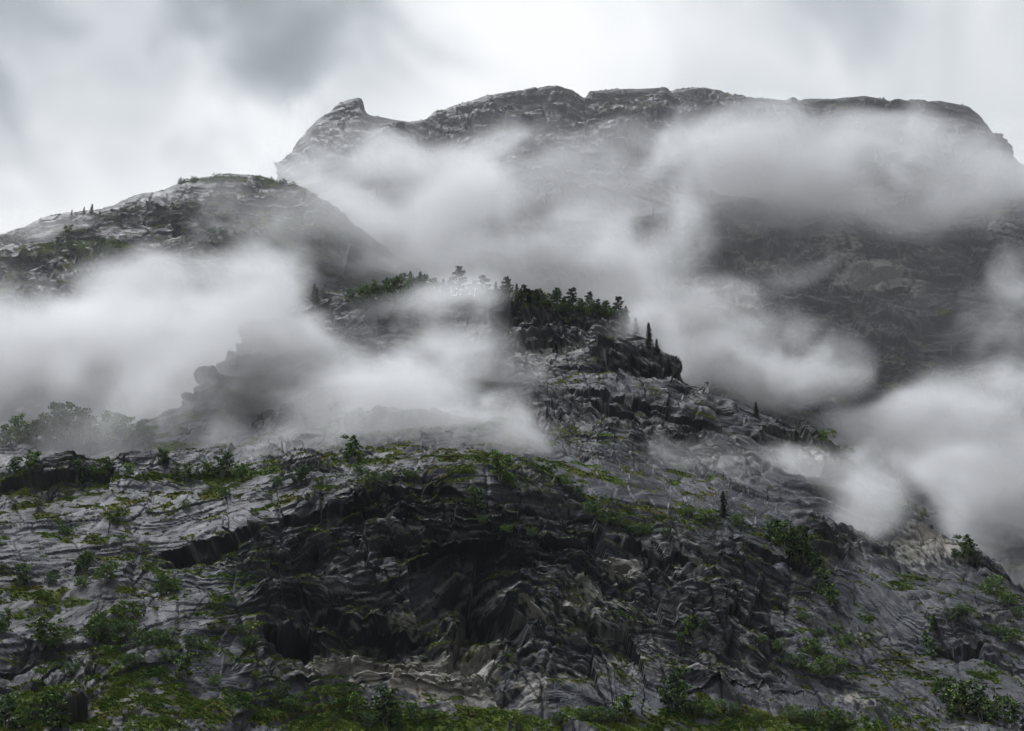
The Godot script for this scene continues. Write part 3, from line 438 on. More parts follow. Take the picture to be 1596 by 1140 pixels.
	r.append(P([-350,610.5,1225,-344,610.5,1225,-338,610.5,1225,-332,610.5,1225,-326,610.5,1225,-320,610.5,1225,-314,610.5,1225,-308,610.5,1225,-302,610.5,1225,-296,610.5,1225,-290,610.5,1225,-284,610.5,1225,-278,610.5,1225,-272,610.5,1225,-265,610.5,1225,-259,610.5,1225,-253,611.9,1225,-248,620.5,1225,-242,629.1,1225,-237,637.7,1225,-231,646.4,1225,-226,658.9,1225,-220,671.7,1225,-215,681.1,1225,-209,688.3,1225,-203,693.9,1225,-197,698.8,1225,-191,702.5,1225,-185,706.3,1225,-179,710.4,1225,-173,715.7,1225,-167,719.0,1225,-161,720.1,1225,-155,719.6,1225,-148,706.3,1225,-142,702.5,1225,-135,701.5,1225,-129,700.5,1225,-123,699.6,1225,-117,698.7,1225,-111,697.8,1225,-104,696.9,1225,-98,697.9,1225,-92,699.3,1225,-86,701.0,1225,-80,704.1,1225,-74,707.2,1225,-67,710.3,1225,-61,712.7,1225,-55,714.3,1225,-49,715.9,1225,-43,717.5,1225,-37,719.1,1225,-30,720.7,1225,-24,722.2,1225,-18,723.1,1225,-12,724.0,1225,-5,724.9,1225,1,725.8,1225,7,726.4,1225,13,727.0,1225,19,727.7,1225,26,728.3,1225,32,729.0,1225,38,729.7,1225,44,730.3,1225,51,729.1,1225,57,727.9,1225,63,725.2,1225,69,722.8,1225,75,721.0,1225,82,726.1,1225,88,726.7,1225,94,727.3,1225,100,727.9,1225,107,728.4,1225,113,728.6,1225,119,728.8,1225,125,728.9,1225,132,729.1,1225,138,729.3,1225,144,729.6,1225,150,729.9,1225,157,730.2,1225,163,727.3,1225,169,727.6,1225,175,728.0,1225,181,728.4,1225,188,728.8,1225,194,728.8,1225,200,727.5,1225,206,726.3,1225,212,725.1,1225,219,723.9,1225,225,723.1,1225,231,722.2,1225,237,721.4,1225,243,720.6,1225,249,719.7,1225,256,719.2,1225,262,718.8,1225,268,718.4,1225,274,718.0,1225,280,717.7,1225,287,719.3,1225,293,716.5,1225,299,716.9,1225,305,717.2,1225,311,717.6,1225,318,717.9,1225,324,718.4,1225,330,719.2,1225,336,720.0,1225,343,720.8,1225,349,721.4,1225,355,722.0,1225,361,722.6,1225,368,721.9,1225,374,721.0,1225,380,719.6,1225,386,716.4,1225,392,718.2,1225,398,717.5,1225,404,716.9,1225,411,716.2,1225,417,715.5,1225,423,715.4,1225,429,716.3,1225,436,716.9,1225,442,716.4,1225,448,715.9,1225,454,714.9,1225,460,713.5,1225,466,712.0,1225,472,707.5,1225,477,702.7,1225,483,694.9,1225,488,686.3,1225,493,676.4,1225,498,667.1,1225,503,659.1,1225,508,654.5,1225,514,651.3,1225,520,649.7,1225,526,648.2,1225,532,646.7,1225,538,645.2,1225,544,643.7,1225,550,642.3,1225,555,640.8,1225,561,639.4,1225,567,637.9,1225,573,636.5,1225,579,635.0,1225,585,633.8,1225,591,632.7,1225,597,631.5,1225,603,630.4,1225,608,629.2,1225,614,628.1,1225,620,626.9,1225,626,625.8,1225,632,624.6,1225,638,623.5,1225,644,622.3,1225,650,621.2,1225,656,620.0,1225,661,618.9,1225,667,617.7,1225,673,616.6,1225]))
	r.append(P([-357,623.5,1250,-351,623.5,1250,-345,623.5,1250,-339,623.5,1250,-333,623.5,1250,-326,623.5,1250,-320,623.5,1250,-314,623.5,1250,-308,623.5,1250,-302,623.5,1250,-296,623.5,1250,-289,623.5,1250,-283,623.5,1250,-277,623.5,1250,-271,623.5,1250,-265,623.5,1250,-259,625.1,1250,-253,635.4,1250,-248,645.8,1250,-242,656.2,1250,-236,666.7,1250,-231,681.7,1250,-226,697.1,1250,-220,708.5,1250,-214,717.2,1250,-208,724.0,1250,-202,729.9,1250,-196,734.4,1250,-190,739.0,1250,-184,744.0,1250,-178,750.4,1250,-171,754.4,1250,-165,755.7,1250,-159,755.1,1250,-152,739.0,1250,-145,734.4,1250,-139,733.2,1250,-132,732.0,1250,-126,730.9,1250,-120,729.8,1250,-113,728.7,1250,-107,727.6,1250,-101,728.8,1250,-94,730.5,1250,-88,732.6,1250,-82,736.3,1250,-75,740.1,1250,-69,743.8,1250,-63,746.7,1250,-57,748.6,1250,-50,750.6,1250,-44,752.5,1250,-37,754.5,1250,-31,756.4,1250,-25,758.2,1250,-18,759.3,1250,-12,760.4,1250,-6,761.5,1250,1,762.6,1250,7,763.4,1250,14,764.1,1250,20,764.9,1250,26,765.7,1250,33,766.5,1250,39,767.4,1250,46,768.1,1250,52,766.6,1250,58,765.2,1250,65,761.9,1250,71,758.9,1250,77,756.8,1250,84,763.0,1250,90,763.7,1250,97,764.4,1250,103,765.1,1250,109,765.8,1250,116,766.0,1250,122,766.2,1250,129,766.4,1250,135,766.6,1250,141,766.9,1250,148,767.3,1250,154,767.6,1250,161,768.0,1250,167,764.4,1250,173,764.9,1250,180,765.3,1250,186,765.8,1250,192,766.3,1250,199,766.2,1250,205,764.7,1250,212,763.3,1250,218,761.8,1250,224,760.4,1250,230,759.3,1250,237,758.3,1250,243,757.3,1250,249,756.3,1250,256,755.2,1250,262,754.6,1250,268,754.2,1250,275,753.7,1250,281,753.2,1250,287,752.7,1250,294,754.7,1250,300,751.3,1250,306,751.8,1250,313,752.2,1250,319,752.7,1250,326,753.1,1250,332,753.6,1250,339,754.6,1250,345,755.6,1250,351,756.5,1250,358,757.3,1250,364,758.0,1250,371,758.7,1250,377,757.9,1250,383,756.7,1250,390,755.1,1250,396,751.2,1250,402,753.4,1250,408,752.6,1250,415,751.8,1250,421,751.0,1250,427,750.2,1250,434,749.9,1250,440,751.0,1250,447,751.8,1250,453,751.2,1250,459,750.6,1250,465,749.4,1250,472,747.7,1250,478,745.9,1250,483,740.5,1250,489,734.7,1250,494,725.2,1250,499,714.8,1250,504,702.8,1250,509,691.6,1250,514,682.0,1250,520,676.3,1250,526,672.5,1250,532,670.7,1250,538,668.8,1250,544,667.0,1250,550,665.2,1250,556,663.4,1250,562,661.6,1250,568,659.9,1250,574,658.2,1250,580,656.4,1250,586,654.7,1250,591,652.9,1250,597,651.5,1250,604,650.1,1250,610,648.7,1250,616,647.3,1250,622,645.9,1250,628,644.6,1250,633,643.2,1250,639,641.8,1250,645,640.4,1250,651,639.0,1250,657,637.6,1250,663,636.3,1250,669,634.9,1250,675,633.5,1250,681,632.1,1250,687,630.8,1250]))
	r.append(P([-357,611.5,1300,-351,611.5,1300,-345,611.5,1300,-339,611.5,1300,-333,611.5,1300,-326,611.5,1300,-320,611.5,1300,-314,611.5,1300,-308,611.5,1300,-302,611.5,1300,-296,611.5,1300,-289,611.5,1300,-283,611.5,1300,-277,611.5,1300,-271,611.5,1300,-265,611.5,1300,-259,613.1,1300,-253,623.4,1300,-248,633.8,1300,-242,644.2,1300,-236,654.7,1300,-231,669.7,1300,-226,685.1,1300,-220,696.5,1300,-214,705.2,1300,-208,712.0,1300,-202,717.9,1300,-196,722.4,1300,-190,727.0,1300,-184,732.0,1300,-178,738.4,1300,-171,742.4,1300,-165,743.7,1300,-159,743.1,1300,-152,727.0,1300,-145,722.4,1300,-139,721.2,1300,-132,720.0,1300,-126,718.9,1300,-120,717.8,1300,-113,716.7,1300,-107,715.6,1300,-101,716.8,1300,-94,718.5,1300,-88,720.6,1300,-82,724.3,1300,-75,728.1,1300,-69,731.8,1300,-63,734.7,1300,-57,736.6,1300,-50,738.6,1300,-44,740.5,1300,-37,742.5,1300,-31,744.4,1300,-25,746.2,1300,-18,747.3,1300,-12,748.4,1300,-6,749.5,1300,1,750.6,1300,7,751.4,1300,14,752.1,1300,20,752.9,1300,26,753.7,1300,33,754.5,1300,39,755.4,1300,46,756.1,1300,52,754.6,1300,58,753.2,1300,65,749.9,1300,71,746.9,1300,77,744.8,1300,84,751.0,1300,90,751.7,1300,97,752.4,1300,103,753.1,1300,109,753.8,1300,116,754.0,1300,122,754.2,1300,129,754.4,1300,135,754.6,1300,141,754.9,1300,148,755.3,1300,154,755.6,1300,161,756.0,1300,167,752.4,1300,173,752.9,1300,180,753.3,1300,186,753.8,1300,192,754.3,1300,199,754.2,1300,205,752.7,1300,212,751.3,1300,218,749.8,1300,224,748.4,1300,230,747.3,1300,237,746.3,1300,243,745.3,1300,249,744.3,1300,256,743.2,1300,262,742.6,1300,268,742.2,1300,275,741.7,1300,281,741.2,1300,287,740.7,1300,294,742.7,1300,300,739.3,1300,306,739.8,1300,313,740.2,1300,319,740.7,1300,326,741.1,1300,332,741.6,1300,339,742.6,1300,345,743.6,1300,351,744.5,1300,358,745.3,1300,364,746.0,1300,371,746.7,1300,377,745.9,1300,383,744.7,1300,390,743.1,1300,396,739.2,1300,402,741.4,1300,408,740.6,1300,415,739.8,1300,421,739.0,1300,427,738.2,1300,434,737.9,1300,440,739.0,1300,447,739.8,1300,453,739.2,1300,459,738.6,1300,465,737.4,1300,472,735.7,1300,478,733.9,1300,483,728.5,1300,489,722.7,1300,494,713.2,1300,499,702.8,1300,504,690.8,1300,509,679.6,1300,514,670.0,1300,520,664.3,1300,526,660.5,1300,532,658.7,1300,538,656.8,1300,544,655.0,1300,550,653.2,1300,556,651.4,1300,562,649.6,1300,568,647.9,1300,574,646.2,1300,580,644.4,1300,586,642.7,1300,591,640.9,1300,597,639.5,1300,604,638.1,1300,610,636.7,1300,616,635.3,1300,622,633.9,1300,628,632.6,1300,633,631.2,1300,639,629.8,1300,645,628.4,1300,651,627.0,1300,657,625.6,1300,663,624.3,1300,669,622.9,1300,675,621.5,1300,681,620.1,1300,687,618.8,1300]))
	r.append(P([-357,423.5,1450,-351,423.5,1450,-345,423.5,1450,-339,423.5,1450,-333,423.5,1450,-326,423.5,1450,-320,423.5,1450,-314,423.5,1450,-308,423.5,1450,-302,423.5,1450,-296,423.5,1450,-289,423.5,1450,-283,423.5,1450,-277,423.5,1450,-271,423.5,1450,-265,423.5,1450,-259,425.1,1450,-253,435.4,1450,-248,445.8,1450,-242,456.2,1450,-236,466.7,1450,-231,481.7,1450,-226,497.1,1450,-220,508.5,1450,-214,517.2,1450,-208,524.0,1450,-202,529.9,1450,-196,534.4,1450,-190,539.0,1450,-184,544.0,1450,-178,550.4,1450,-171,554.4,1450,-165,555.7,1450,-159,555.1,1450,-152,539.0,1450,-145,534.4,1450,-139,533.2,1450,-132,532.0,1450,-126,530.9,1450,-120,529.8,1450,-113,528.7,1450,-107,527.6,1450,-101,528.8,1450,-94,530.5,1450,-88,532.6,1450,-82,536.3,1450,-75,540.1,1450,-69,543.8,1450,-63,546.7,1450,-57,548.6,1450,-50,550.6,1450,-44,552.5,1450,-37,554.5,1450,-31,556.4,1450,-25,558.2,1450,-18,559.3,1450,-12,560.4,1450,-6,561.5,1450,1,562.6,1450,7,563.4,1450,14,564.1,1450,20,564.9,1450,26,565.7,1450,33,566.5,1450,39,567.4,1450,46,568.1,1450,52,566.6,1450,58,565.2,1450,65,561.9,1450,71,558.9,1450,77,556.8,1450,84,563.0,1450,90,563.7,1450,97,564.4,1450,103,565.1,1450,109,565.8,1450,116,566.0,1450,122,566.2,1450,129,566.4,1450,135,566.6,1450,141,566.9,1450,148,567.3,1450,154,567.6,1450,161,568.0,1450,167,564.4,1450,173,564.9,1450,180,565.3,1450,186,565.8,1450,192,566.3,1450,199,566.2,1450,205,564.7,1450,212,563.3,1450,218,561.8,1450,224,560.4,1450,230,559.3,1450,237,558.3,1450,243,557.3,1450,249,556.3,1450,256,555.2,1450,262,554.6,1450,268,554.2,1450,275,553.7,1450,281,553.2,1450,287,552.7,1450,294,554.7,1450,300,551.3,1450,306,551.8,1450,313,552.2,1450,319,552.7,1450,326,553.1,1450,332,553.6,1450,339,554.6,1450,345,555.6,1450,351,556.5,1450,358,557.3,1450,364,558.0,1450,371,558.7,1450,377,557.9,1450,383,556.7,1450,390,555.1,1450,396,551.2,1450,402,553.4,1450,408,552.6,1450,415,551.8,1450,421,551.0,1450,427,550.2,1450,434,549.9,1450,440,551.0,1450,447,551.8,1450,453,551.2,1450,459,550.6,1450,465,549.4,1450,472,547.7,1450,478,545.9,1450,483,540.5,1450,489,534.7,1450,494,525.2,1450,499,514.8,1450,504,502.8,1450,509,491.6,1450,514,482.0,1450,520,476.3,1450,526,472.5,1450,532,470.7,1450,538,468.8,1450,544,467.0,1450,550,465.2,1450,556,463.4,1450,562,461.6,1450,568,459.9,1450,574,458.2,1450,580,456.4,1450,586,454.7,1450,591,452.9,1450,597,451.5,1450,604,450.1,1450,610,448.7,1450,616,447.3,1450,622,445.9,1450,628,444.6,1450,633,443.2,1450,639,441.8,1450,645,440.4,1450,651,439.0,1450,657,437.6,1450,663,436.3,1450,669,434.9,1450,675,433.5,1450,681,432.1,1450,687,430.8,1450]))
	return r

func build_land():
	var ground := MeshInstance3D.new()
	ground.name = "ground"
	var pm := PlaneMesh.new()
	pm.size = Vector2(12000, 12000)
	ground.mesh = pm
	ground.position.y = -4
	var gm := StandardMaterial3D.new()
	var gt := NoiseTexture2D.new()
	gt.noise = noise(5, 60, 5)
	gt.seamless = true
	var ramp := Gradient.new()
	ramp.set_color(0, Color(0.12, 0.17, 0.07))
	ramp.set_color(1, Color(0.24, 0.29, 0.12))
	gt.color_ramp = ramp
	gm.albedo_texture = gt
	gm.uv1_scale = Vector3(60, 60, 1)
	gm.roughness = 0.95
	ground.material_override = gm
	describe(ground, "green valley floor at the foot of the cliffs", "ground", "", "structure")
	add_child(ground)
	grids.cliff = rock_face(cliff_survey(), 1060, [4, 75, 150, 145, 105, 130, 90, 16, 16, 4], {"seed": 100, "scale": 1.0, "strike": 0, "crest": 8, "rough": 1.0, "tone": 1.0, "moss": -0.42, "relief": 25.0, "texture": 42.0, "name": "cliff",
		"label": "wet dark layered cliff with mossy slabs and overhangs", "category": "cliff",
		"carve": [[-63, 64, 7.0, 13.5, 12, -0.1], [-6, 74, 11.5, 13.3, 14, -0.5], [-95, 97, 19.3, 16.0, 7, 0.35], [-50, 110, 27.1, 15.3, 6, 0.25], [-32, 91, 13.0, 6.7, 4, 0], [18, 269, 28.5, 19.4, 7, -0.1], [79, 220, 24.6, 14.5, 7, -0.3], [53, 184, 33.4, 9.4, 5, -0.4], [124, 175, 26.8, 10.7, 5, -0.4], [135, 62, 6.9, 6.1, 6, 0], [89, 99, 15.2, 6.4, 5, -0.3], [-38, 65, 20.5, 14.6, 6, -0.1], [42, 97, 23.1, 13.2, 5, -0.35], [63, 73, 23.7, 8.3, 4, -0.35], [-100, 220, 18.4, 12.9, 5, 0.1], [140, 113, 19.3, 13.9, -5, -0.2]],
		"cleft": [[-19.0, 49.3, -11.0, 90.3, 10], [67.5, 63.3, 82.3, 89.1, 3], [-9.2, 232.6, -11.4, 278.8, 4]],
		"crags": [[-19, 83, 66.6, 39.1, 0.35], [54, 70, 73.8, 28.5, 0.28], [45, 186, 72.4, 21.9, 0.3], [21, 255, 36.0, 17.2, 0.5], [119, 174, 36.6, 11.8, 0.5], [153, 113, 21.7, 12.7, 0.6], [49, 137, 41.1, 17.8, -0.5], [-62, 232, 59.5, 26.3, -0.5], [119, 84, 23.3, 13.4, -0.4], [-131, 106, 55.2, 24.5, -0.35]],
		"pale": [[-17, 50, 23.3, 10.4, 1.3], [17, 76, 17.6, 11.3, 1.0], [35, 91, 8.2, 8.6, 1.4], [-36, 52, 30.5, 5.7, 1.2], [153, 113, 20.5, 11.4, 1.25], [-10, 62, 13.0, 7.8, 1.25], [38, 62, 22.6, 11.9, 0.3], [0, 49, 19.7, 7.5, 0.6], [-26, 70, 9.5, 7.9, 0.4], [141, 172, 22.7, 11.9, 0.5], [16, 238, 38.1, 10.0, 0.5], [95, 45, 7.2, 3.8, 1]],
		"lush": [[-126, 68, 50.5, 32.2, 0.24], [-85, 37, 52.7, 11.4, 0.4], [-58, 40, 33.3, 8.7, 0.45], [-30, 36, 43.2, 7.0, 0.75], [51, 36, 71.0, 6.2, 0.8], [44, 116, 37.9, 10.5, 0.45], [98, 108, 24.7, 14.2, 0.5], [150, 76, 22.6, 13.0, 0.4], [105, 65, 39.3, 18.6, 0.2], [-35, 289, 90.6, 10.2, 0.8], [34, 277, 41.0, 9.0, 0.8], [-111, 136, 78.3, 7.5, 0.5], [-186, 174, 54.6, 7.2, 0.6], [-43, 122, 36.6, 5.6, 0.4], [19, 136, 21.2, 12.4, 0.25], [131, 175, 28.4, 8.9, 0.3], [111, 41, 33.9, 8.9, 0.4]]})
	grids.knoll = rock_face(knoll_survey(), 340, [40, 60, 60, 50, 55, 55, 10, 4], {"seed": 200, "scale": 1.6, "strike": 1, "crest": 6, "rough": 0.75, "tone": 0.78, "moss": -0.2, "relief": 35.0, "texture": 60.0, "name": "knoll_hill",
		"label": "rounded rocky knoll with green ledges behind the left mist", "category": "hill",
		"carve": [],
		"cleft": [],
		"crags": [],
		"pale": [[-218, 397, 26.2, 13.8, 0.5], [-322, 400, 17.8, 14.0, 0.5]],
		"lush": [[-288, 401, 75.6, 28.0, 0.5], [-227, 362, 67.3, 13.2, 0.45], [-218, 486, 58.2, 8.2, 0.6], [-173, 397, 74.3, 36.7, 0.3], [-230, 438, 68.9, 24.1, 0.2]]})
	grids.massif = rock_face(massif_survey(), 640, [20, 90, 75, 65, 60, 36, 20, 10, 3], {"seed": 300, "scale": 2.2, "strike": 2, "crest": 7, "rough": 0.65, "tone": 0.62, "moss": -0.5, "relief": 50.0, "texture": 90.0, "name": "mountain",
		"label": "long dark mountain wall with a flat jagged crest", "category": "mountain",
		"carve": [],
		"cleft": [],
		"crags": [],
		"pale": [[304, 463, 40.1, 30.8, 1.4], [223, 475, 32.4, 14.2, 0.9], [129, 421, 61.9, 27.1, 0.8], [271, 484, 86.9, 34.2, 0.6], [190, 526, 33.7, 17.7, 0.5]],
		"lush": [[256, 338, 144.7, 30.4, 0.25], [433, 543, 45.5, 29.9, 0.3]]})


func build_plants():
	var kinds := {}
	for k in 3: kinds["pine%d" % k] = pine(k)
	for k in 2: kinds["spruce%d" % k] = spruce(k)
	for k in 4: kinds["birch%d" % k] = birch(k, 1.0)
	for k in 3: kinds["shrub%d" % k] = birch(10 + k, 0.55)
	var turn := RandomNumberGenerator.new()
	turn.seed = 77
	for t in stands():
		var g: Dictionary = grids[t[1]]
		var k: int = clampi(roundi(t[3] * (g.nv - 1)), 0, g.nv - 1) * g.nu + clampi(roundi(t[2] * (g.nu - 1)), 0, g.nu - 1)
		var src: Node3D = kinds[t[0]]
		var o: Node3D = src.duplicate()
		o.name = src.name
		var s: float = t[4]
		o.position = g.pos[k] - Vector3(0, 0.04 * s, 0)
		o.rotation.y = turn.randf() * TAU
		o.scale = Vector3.ONE * s * Vector3(turn.randf_range(0.9, 1.15), 1.0, turn.randf_range(0.9, 1.15))
		describe(o, t[5], t[6], t[7])
		add_child(o, true)
	for k in kinds: kinds[k].free()
	ground_cover("cliff", 90000, 0.36, 1.0)
	ground_cover("knoll", 22000, 0.6, 1.5)
	ground_cover("massif", 7000, 0.9, 2.2)

var leaf_mat: StandardMaterial3D
var bark_mat: StandardMaterial3D
func materials():
	if leaf_mat: return
	leaf_mat = StandardMaterial3D.new()
	leaf_mat.vertex_color_use_as_albedo = true
	leaf_mat.roughness = 0.75
	leaf_mat.metallic_specular = 0.25
	leaf_mat.backlight_enabled = true
	leaf_mat.backlight = Color(0.22, 0.30, 0.10)
	leaf_mat.cull_mode = BaseMaterial3D.CULL_DISABLED
	bark_mat = StandardMaterial3D.new()
	bark_mat.vertex_color_use_as_albedo = true
	bark_mat.roughness = 0.9

func limb(st: SurfaceTool, a: Vector3, b: Vector3, ra: float, rb: float, c: Color):
	var d := (b - a).normalized()
	var u := d.cross(Vector3(0.3, 0.1, 0.9)).normalized()
	var v := d.cross(u)
	st.set_color(c)
	for k in 5:
		var p := u * cos(TAU * k / 5) + v * sin(TAU * k / 5)
		var q := u * cos(TAU * (k + 1) / 5) + v * sin(TAU * (k + 1) / 5)
		for w in [a + p * ra, b + p * rb, a + q * ra, a + q * ra, b + p * rb, b + q * rb]:
			st.set_normal((w - a - d * d.dot(w - a)).normalized())
			st.add_vertex(w)

func leaf(st: SurfaceTool, p: Vector3, along: Vector3, side: Vector3, c: Color):
	var n := along.cross(side).normalized()
	if n.y < 0: n = -n
	st.set_color(c)
	st.set_normal(n)
	for w in [p - side, p + along, p + side]: st.add_vertex(w)
	for w in [p - side, p + side, p - along * 0.8]: st.add_vertex(w)

func part(st: SurfaceTool, called: String, m: Material, to: Node):
	var mi := MeshInstance3D.new()
	mi.name = called
	mi.mesh = st.commit()
	mi.material_override = m
	to.add_child(mi, true)

func any(r: RandomNumberGenerator) -> Vector3:
	var v := Vector3(r.randfn(), r.randfn(), r.randfn())
	return v.normalized()

func started() -> SurfaceTool:
	materials()
	var st := SurfaceTool.new()
	st.begin(Mesh.PRIMITIVE_TRIANGLES)
	return st

# Trees are one unit tall; a copy is scaled to its height in metres.
func pine(k: int) -> Node3D:
	var r := RandomNumberGenerator.new()
	r.seed = 500 + k
	var o := Node3D.new()
	o.name = "pine_tree"
	var wood := started()
	var green := started()
	var lean := Vector3(r.randf_range(-0.06, 0.06), 0, r.randf_range(-0.05, 0.05))
	var bark := Color(0.045, 0.032, 0.024)
	var last := Vector3()
	for i in 6:
		var t := (i + 1) / 6.0
		var p := lean * t * t + Vector3(0.012 * sin(t * 9 + k), t * 0.94, 0.012 * cos(t * 7))
		limb(wood, last, p, 0.030 * (1.0 - 0.85 * (t - 1 / 6.0)), 0.030 * (1.0 - 0.85 * t), bark)
		last = p
	for i in 26:
		var t := 0.20 + 0.78 * pow((i + 0.5) / 26.0, 0.9)
		var a := i * 2.4 + r.randf_range(-0.5, 0.5)
		var reach := 0.34 * pow(1.0 - t, 0.55) * r.randf_range(0.55, 1.15) + 0.03
		var s := lean * t * t + Vector3(0, t * 0.94, 0)
		var e := s + Vector3(cos(a) * reach, r.randf_range(-0.01, 0.06), sin(a) * reach)
		limb(wood, s, e, 0.007, 0.002, bark)
		for q in 3:
			var c := s.lerp(e, 0.5 + 0.25 * q)
			var tone := r.randf_range(0.7, 1.3)
			for n in 15:
				var d := any(r)
				var at := c + Vector3(d.x * 0.065, d.y * 0.032, d.z * 0.065) * r.randf_range(0.4, 1.1)
				leaf(green, at, (d + Vector3(0, 0.6, 0)).normalized() * 0.036, any(r) * 0.019, Color(0.013, 0.026, 0.010) * tone)
	part(wood, "trunk", bark_mat, o)
	part(green, "crown", leaf_mat, o)
	return o

func spruce(k: int) -> Node3D:
	var r := RandomNumberGenerator.new()
	r.seed = 600 + k
	var o := Node3D.new()
	o.name = "spruce_tree"
	var wood := started()
	var green := started()
	limb(wood, Vector3(), Vector3(0.01, 0.98, 0), 0.022, 0.003, Color(0.035, 0.027, 0.021))
	for w in 19:
		var t := 0.08 + 0.88 * w / 19.0
		var reach := (0.20 + 0.03 * k) * pow(1.0 - t, 0.8) + 0.012
		for b in 7:
			var a := TAU * b / 7.0 + w * 0.7 + r.randf_range(-0.3, 0.3)
			var l := reach * r.randf_range(0.6, 1.2)
			var out := Vector3(cos(a), 0, sin(a))
			var side := Vector3(-sin(a), 0, cos(a))
			var tone := r.randf_range(0.7, 1.3)
			for q in 6:
				var f := (q + 0.7) / 6.0
				var p := Vector3(0, t, 0) + out * l * f + Vector3(0, -0.32 * l * f * f + 0.05 * l, 0)
				var s := (1.0 - 0.6 * f) * l * 0.30 + 0.008
				leaf(green, p + side * r.randf_range(-0.3, 0.3) * s, (out + Vector3(0, r.randf_range(-0.7, 0.1), 0)) * 0.022, (side + any(r) * 0.5) * s, Color(0.012, 0.022, 0.011) * tone)
	part(wood, "trunk", bark_mat, o)
	part(green, "crown", leaf_mat, o)
	return o

# A many-stemmed mountain birch; LOW ones are broad scrub.
func birch(k: int, low: float) -> Node3D:
	var r := RandomNumberGenerator.new()
	r.seed = 700 + k
	var o := Node3D.new()
	o.name = "birch_tree" if low > 0.8 else "shrub"
	var wood := started()
	var green := started()
	var wide := 0.36 if low > 0.8 else 0.75
	var stems := 4 if low > 0.8 else 7
	var heads := []
	for i in stems:
		var a := TAU * i / stems + r.randf()
		var p := Vector3(cos(a) * 0.03, 0, sin(a) * 0.03)
		var top := Vector3(cos(a) * wide * r.randf_range(0.3, 0.8), r.randf_range(0.62, 0.86), sin(a) * wide * r.randf_range(0.3, 0.8))
		var mid := p.lerp(top, 0.5) + Vector3(r.randf_range(-0.03, 0.03), 0.06, r.randf_range(-0.03, 0.03))
		limb(wood, p, mid, 0.016, 0.010, Color(0.10, 0.095, 0.085))
		limb(wood, mid, top, 0.010, 0.003, Color(0.07, 0.06, 0.05))
		for q in 5:
			var s := p.lerp(mid, 0.7).lerp(top, q / 4.0)
			var e := s + Vector3(r.randf_range(-1, 1) * wide * 0.5, r.randf_range(-0.05, 0.16), r.randf_range(-1, 1) * wide * 0.5)
			limb(wood, s, e, 0.005, 0.002, Color(0.06, 0.05, 0.04))
			heads.append(e)
		heads.append(top + Vector3(0, 0.07, 0))
	for i in 8 if low > 0.8 else 12:
		heads.append(Vector3(r.randf_range(-1, 1) * wide * 0.8, r.randf_range(0.12, 0.4), r.randf_range(-1, 1) * wide * 0.8))
	var hue: Color = [Color(0.034, 0.058, 0.014), Color(0.026, 0.046, 0.014), Color(0.046, 0.074, 0.016), Color(0.030, 0.050, 0.020)][k % 4]
	for h in heads:
		var size := r.randf_range(0.08, 0.14) * (1.0 if low > 0.8 else 1.25)
		var tone := r.randf_range(0.7, 1.3)
		for n in 40:
			var d := any(r) * pow(r.randf(), 0.4)
			var at: Vector3 = h + Vector3(d.x * size * 1.2, d.y * size * 0.75, d.z * size * 1.2)
			if at.y < 0.02: continue
			leaf(green, at, any(r) * 0.042, any(r) * 0.030, hue * (1.6 * tone * r.randf_range(0.8, 1.2)))
	part(wood, "stems", bark_mat, o)
	part(green, "crown", leaf_mat, o)
	return o

# Grass, moss and heather on the ledges: far too many tufts to count.
func ground_cover(which: String, most: int, small: float, large: float):
	var g: Dictionary = grids[which]
	var r := RandomNumberGenerator.new()
	r.seed = 900 + most
	var st := started()
	for n in 13:
		var a := r.randf() * TAU
		var c := Vector3(cos(a), 0, sin(a)) * r.randf_range(0.1, 0.75)
		leaf(st, c + Vector3(0, 0.22, 0), Vector3(cos(a) * 0.2, r.randf_range(0.2, 0.42), sin(a) * 0.2), Vector3(-sin(a), 0.2 * r.randfn(), cos(a)) * r.randf_range(0.10, 0.22), Color(1, 1, 1) * r.randf_range(0.6, 1.3))
	var spots := []
	var green: PackedFloat32Array = g.green
	var total := 0
	for v in green: if v > 0.03: total += 1
	var chance := float(most) / maxi(total, 1)
	for k in green.size():
		if green[k] > 0.03 and r.randf() < chance * (0.5 + 1.3 * clampf(green[k], 0.0, 0.8)): spots.append(k)
	var mm := MultiMesh.new()
	mm.transform_format = MultiMesh.TRANSFORM_3D
	mm.use_colors = true
	mm.mesh = st.commit()
	mm.instance_count = spots.size()
	var hue := noise(31, 24.0, 3)
	for i in spots.size():
		var p: Vector3 = g.pos[spots[i]]
		var s := r.randf_range(small, large) * (0.8 + 0.7 * clampf(green[spots[i]], 0.0, 0.8))
		var up: Vector3 = (g.nor[spots[i]] * 0.5 + Vector3(0, 1, 0)).normalized()
		var b := Basis(Quaternion(Vector3.UP, up)) * Basis(Vector3.UP, r.randf() * TAU)
		mm.set_instance_transform(i, Transform3D(b.scaled_local(Vector3(s, s * r.randf_range(0.6, 1.2), s)), p - up * 0.1 * s))
		var h := hue.get_noise_3dv(p)
		var c := Color(0.020, 0.045, 0.008).lerp(Color(0.072, 0.098, 0.016), clampf(0.4 + h * 1.2 + 0.4 * clampf(green[spots[i]] - 0.3, 0.0, 0.6), 0.0, 1.0)).lerp(Color(0.056, 0.046, 0.014), smoothstep(0.18, 0.5, hue.get_noise_3dv(p + Vector3(500, 0, 0))))
		mm.set_instance_color(i, c * r.randf_range(0.85, 1.5))
	var mi := MultiMeshInstance3D.new()
	mi.name = "ground_cover"
	mi.multimesh = mm
	mi.material_override = leaf_mat
	describe(mi, {"cliff": "grass, moss and heather on the ledges of the near cliff", "knoll": "low green growth on the ledges of the knoll", "massif": "sparse grass on the far mountain wall"}[which], "undergrowth", "", "stuff")
	add_child(mi, true)

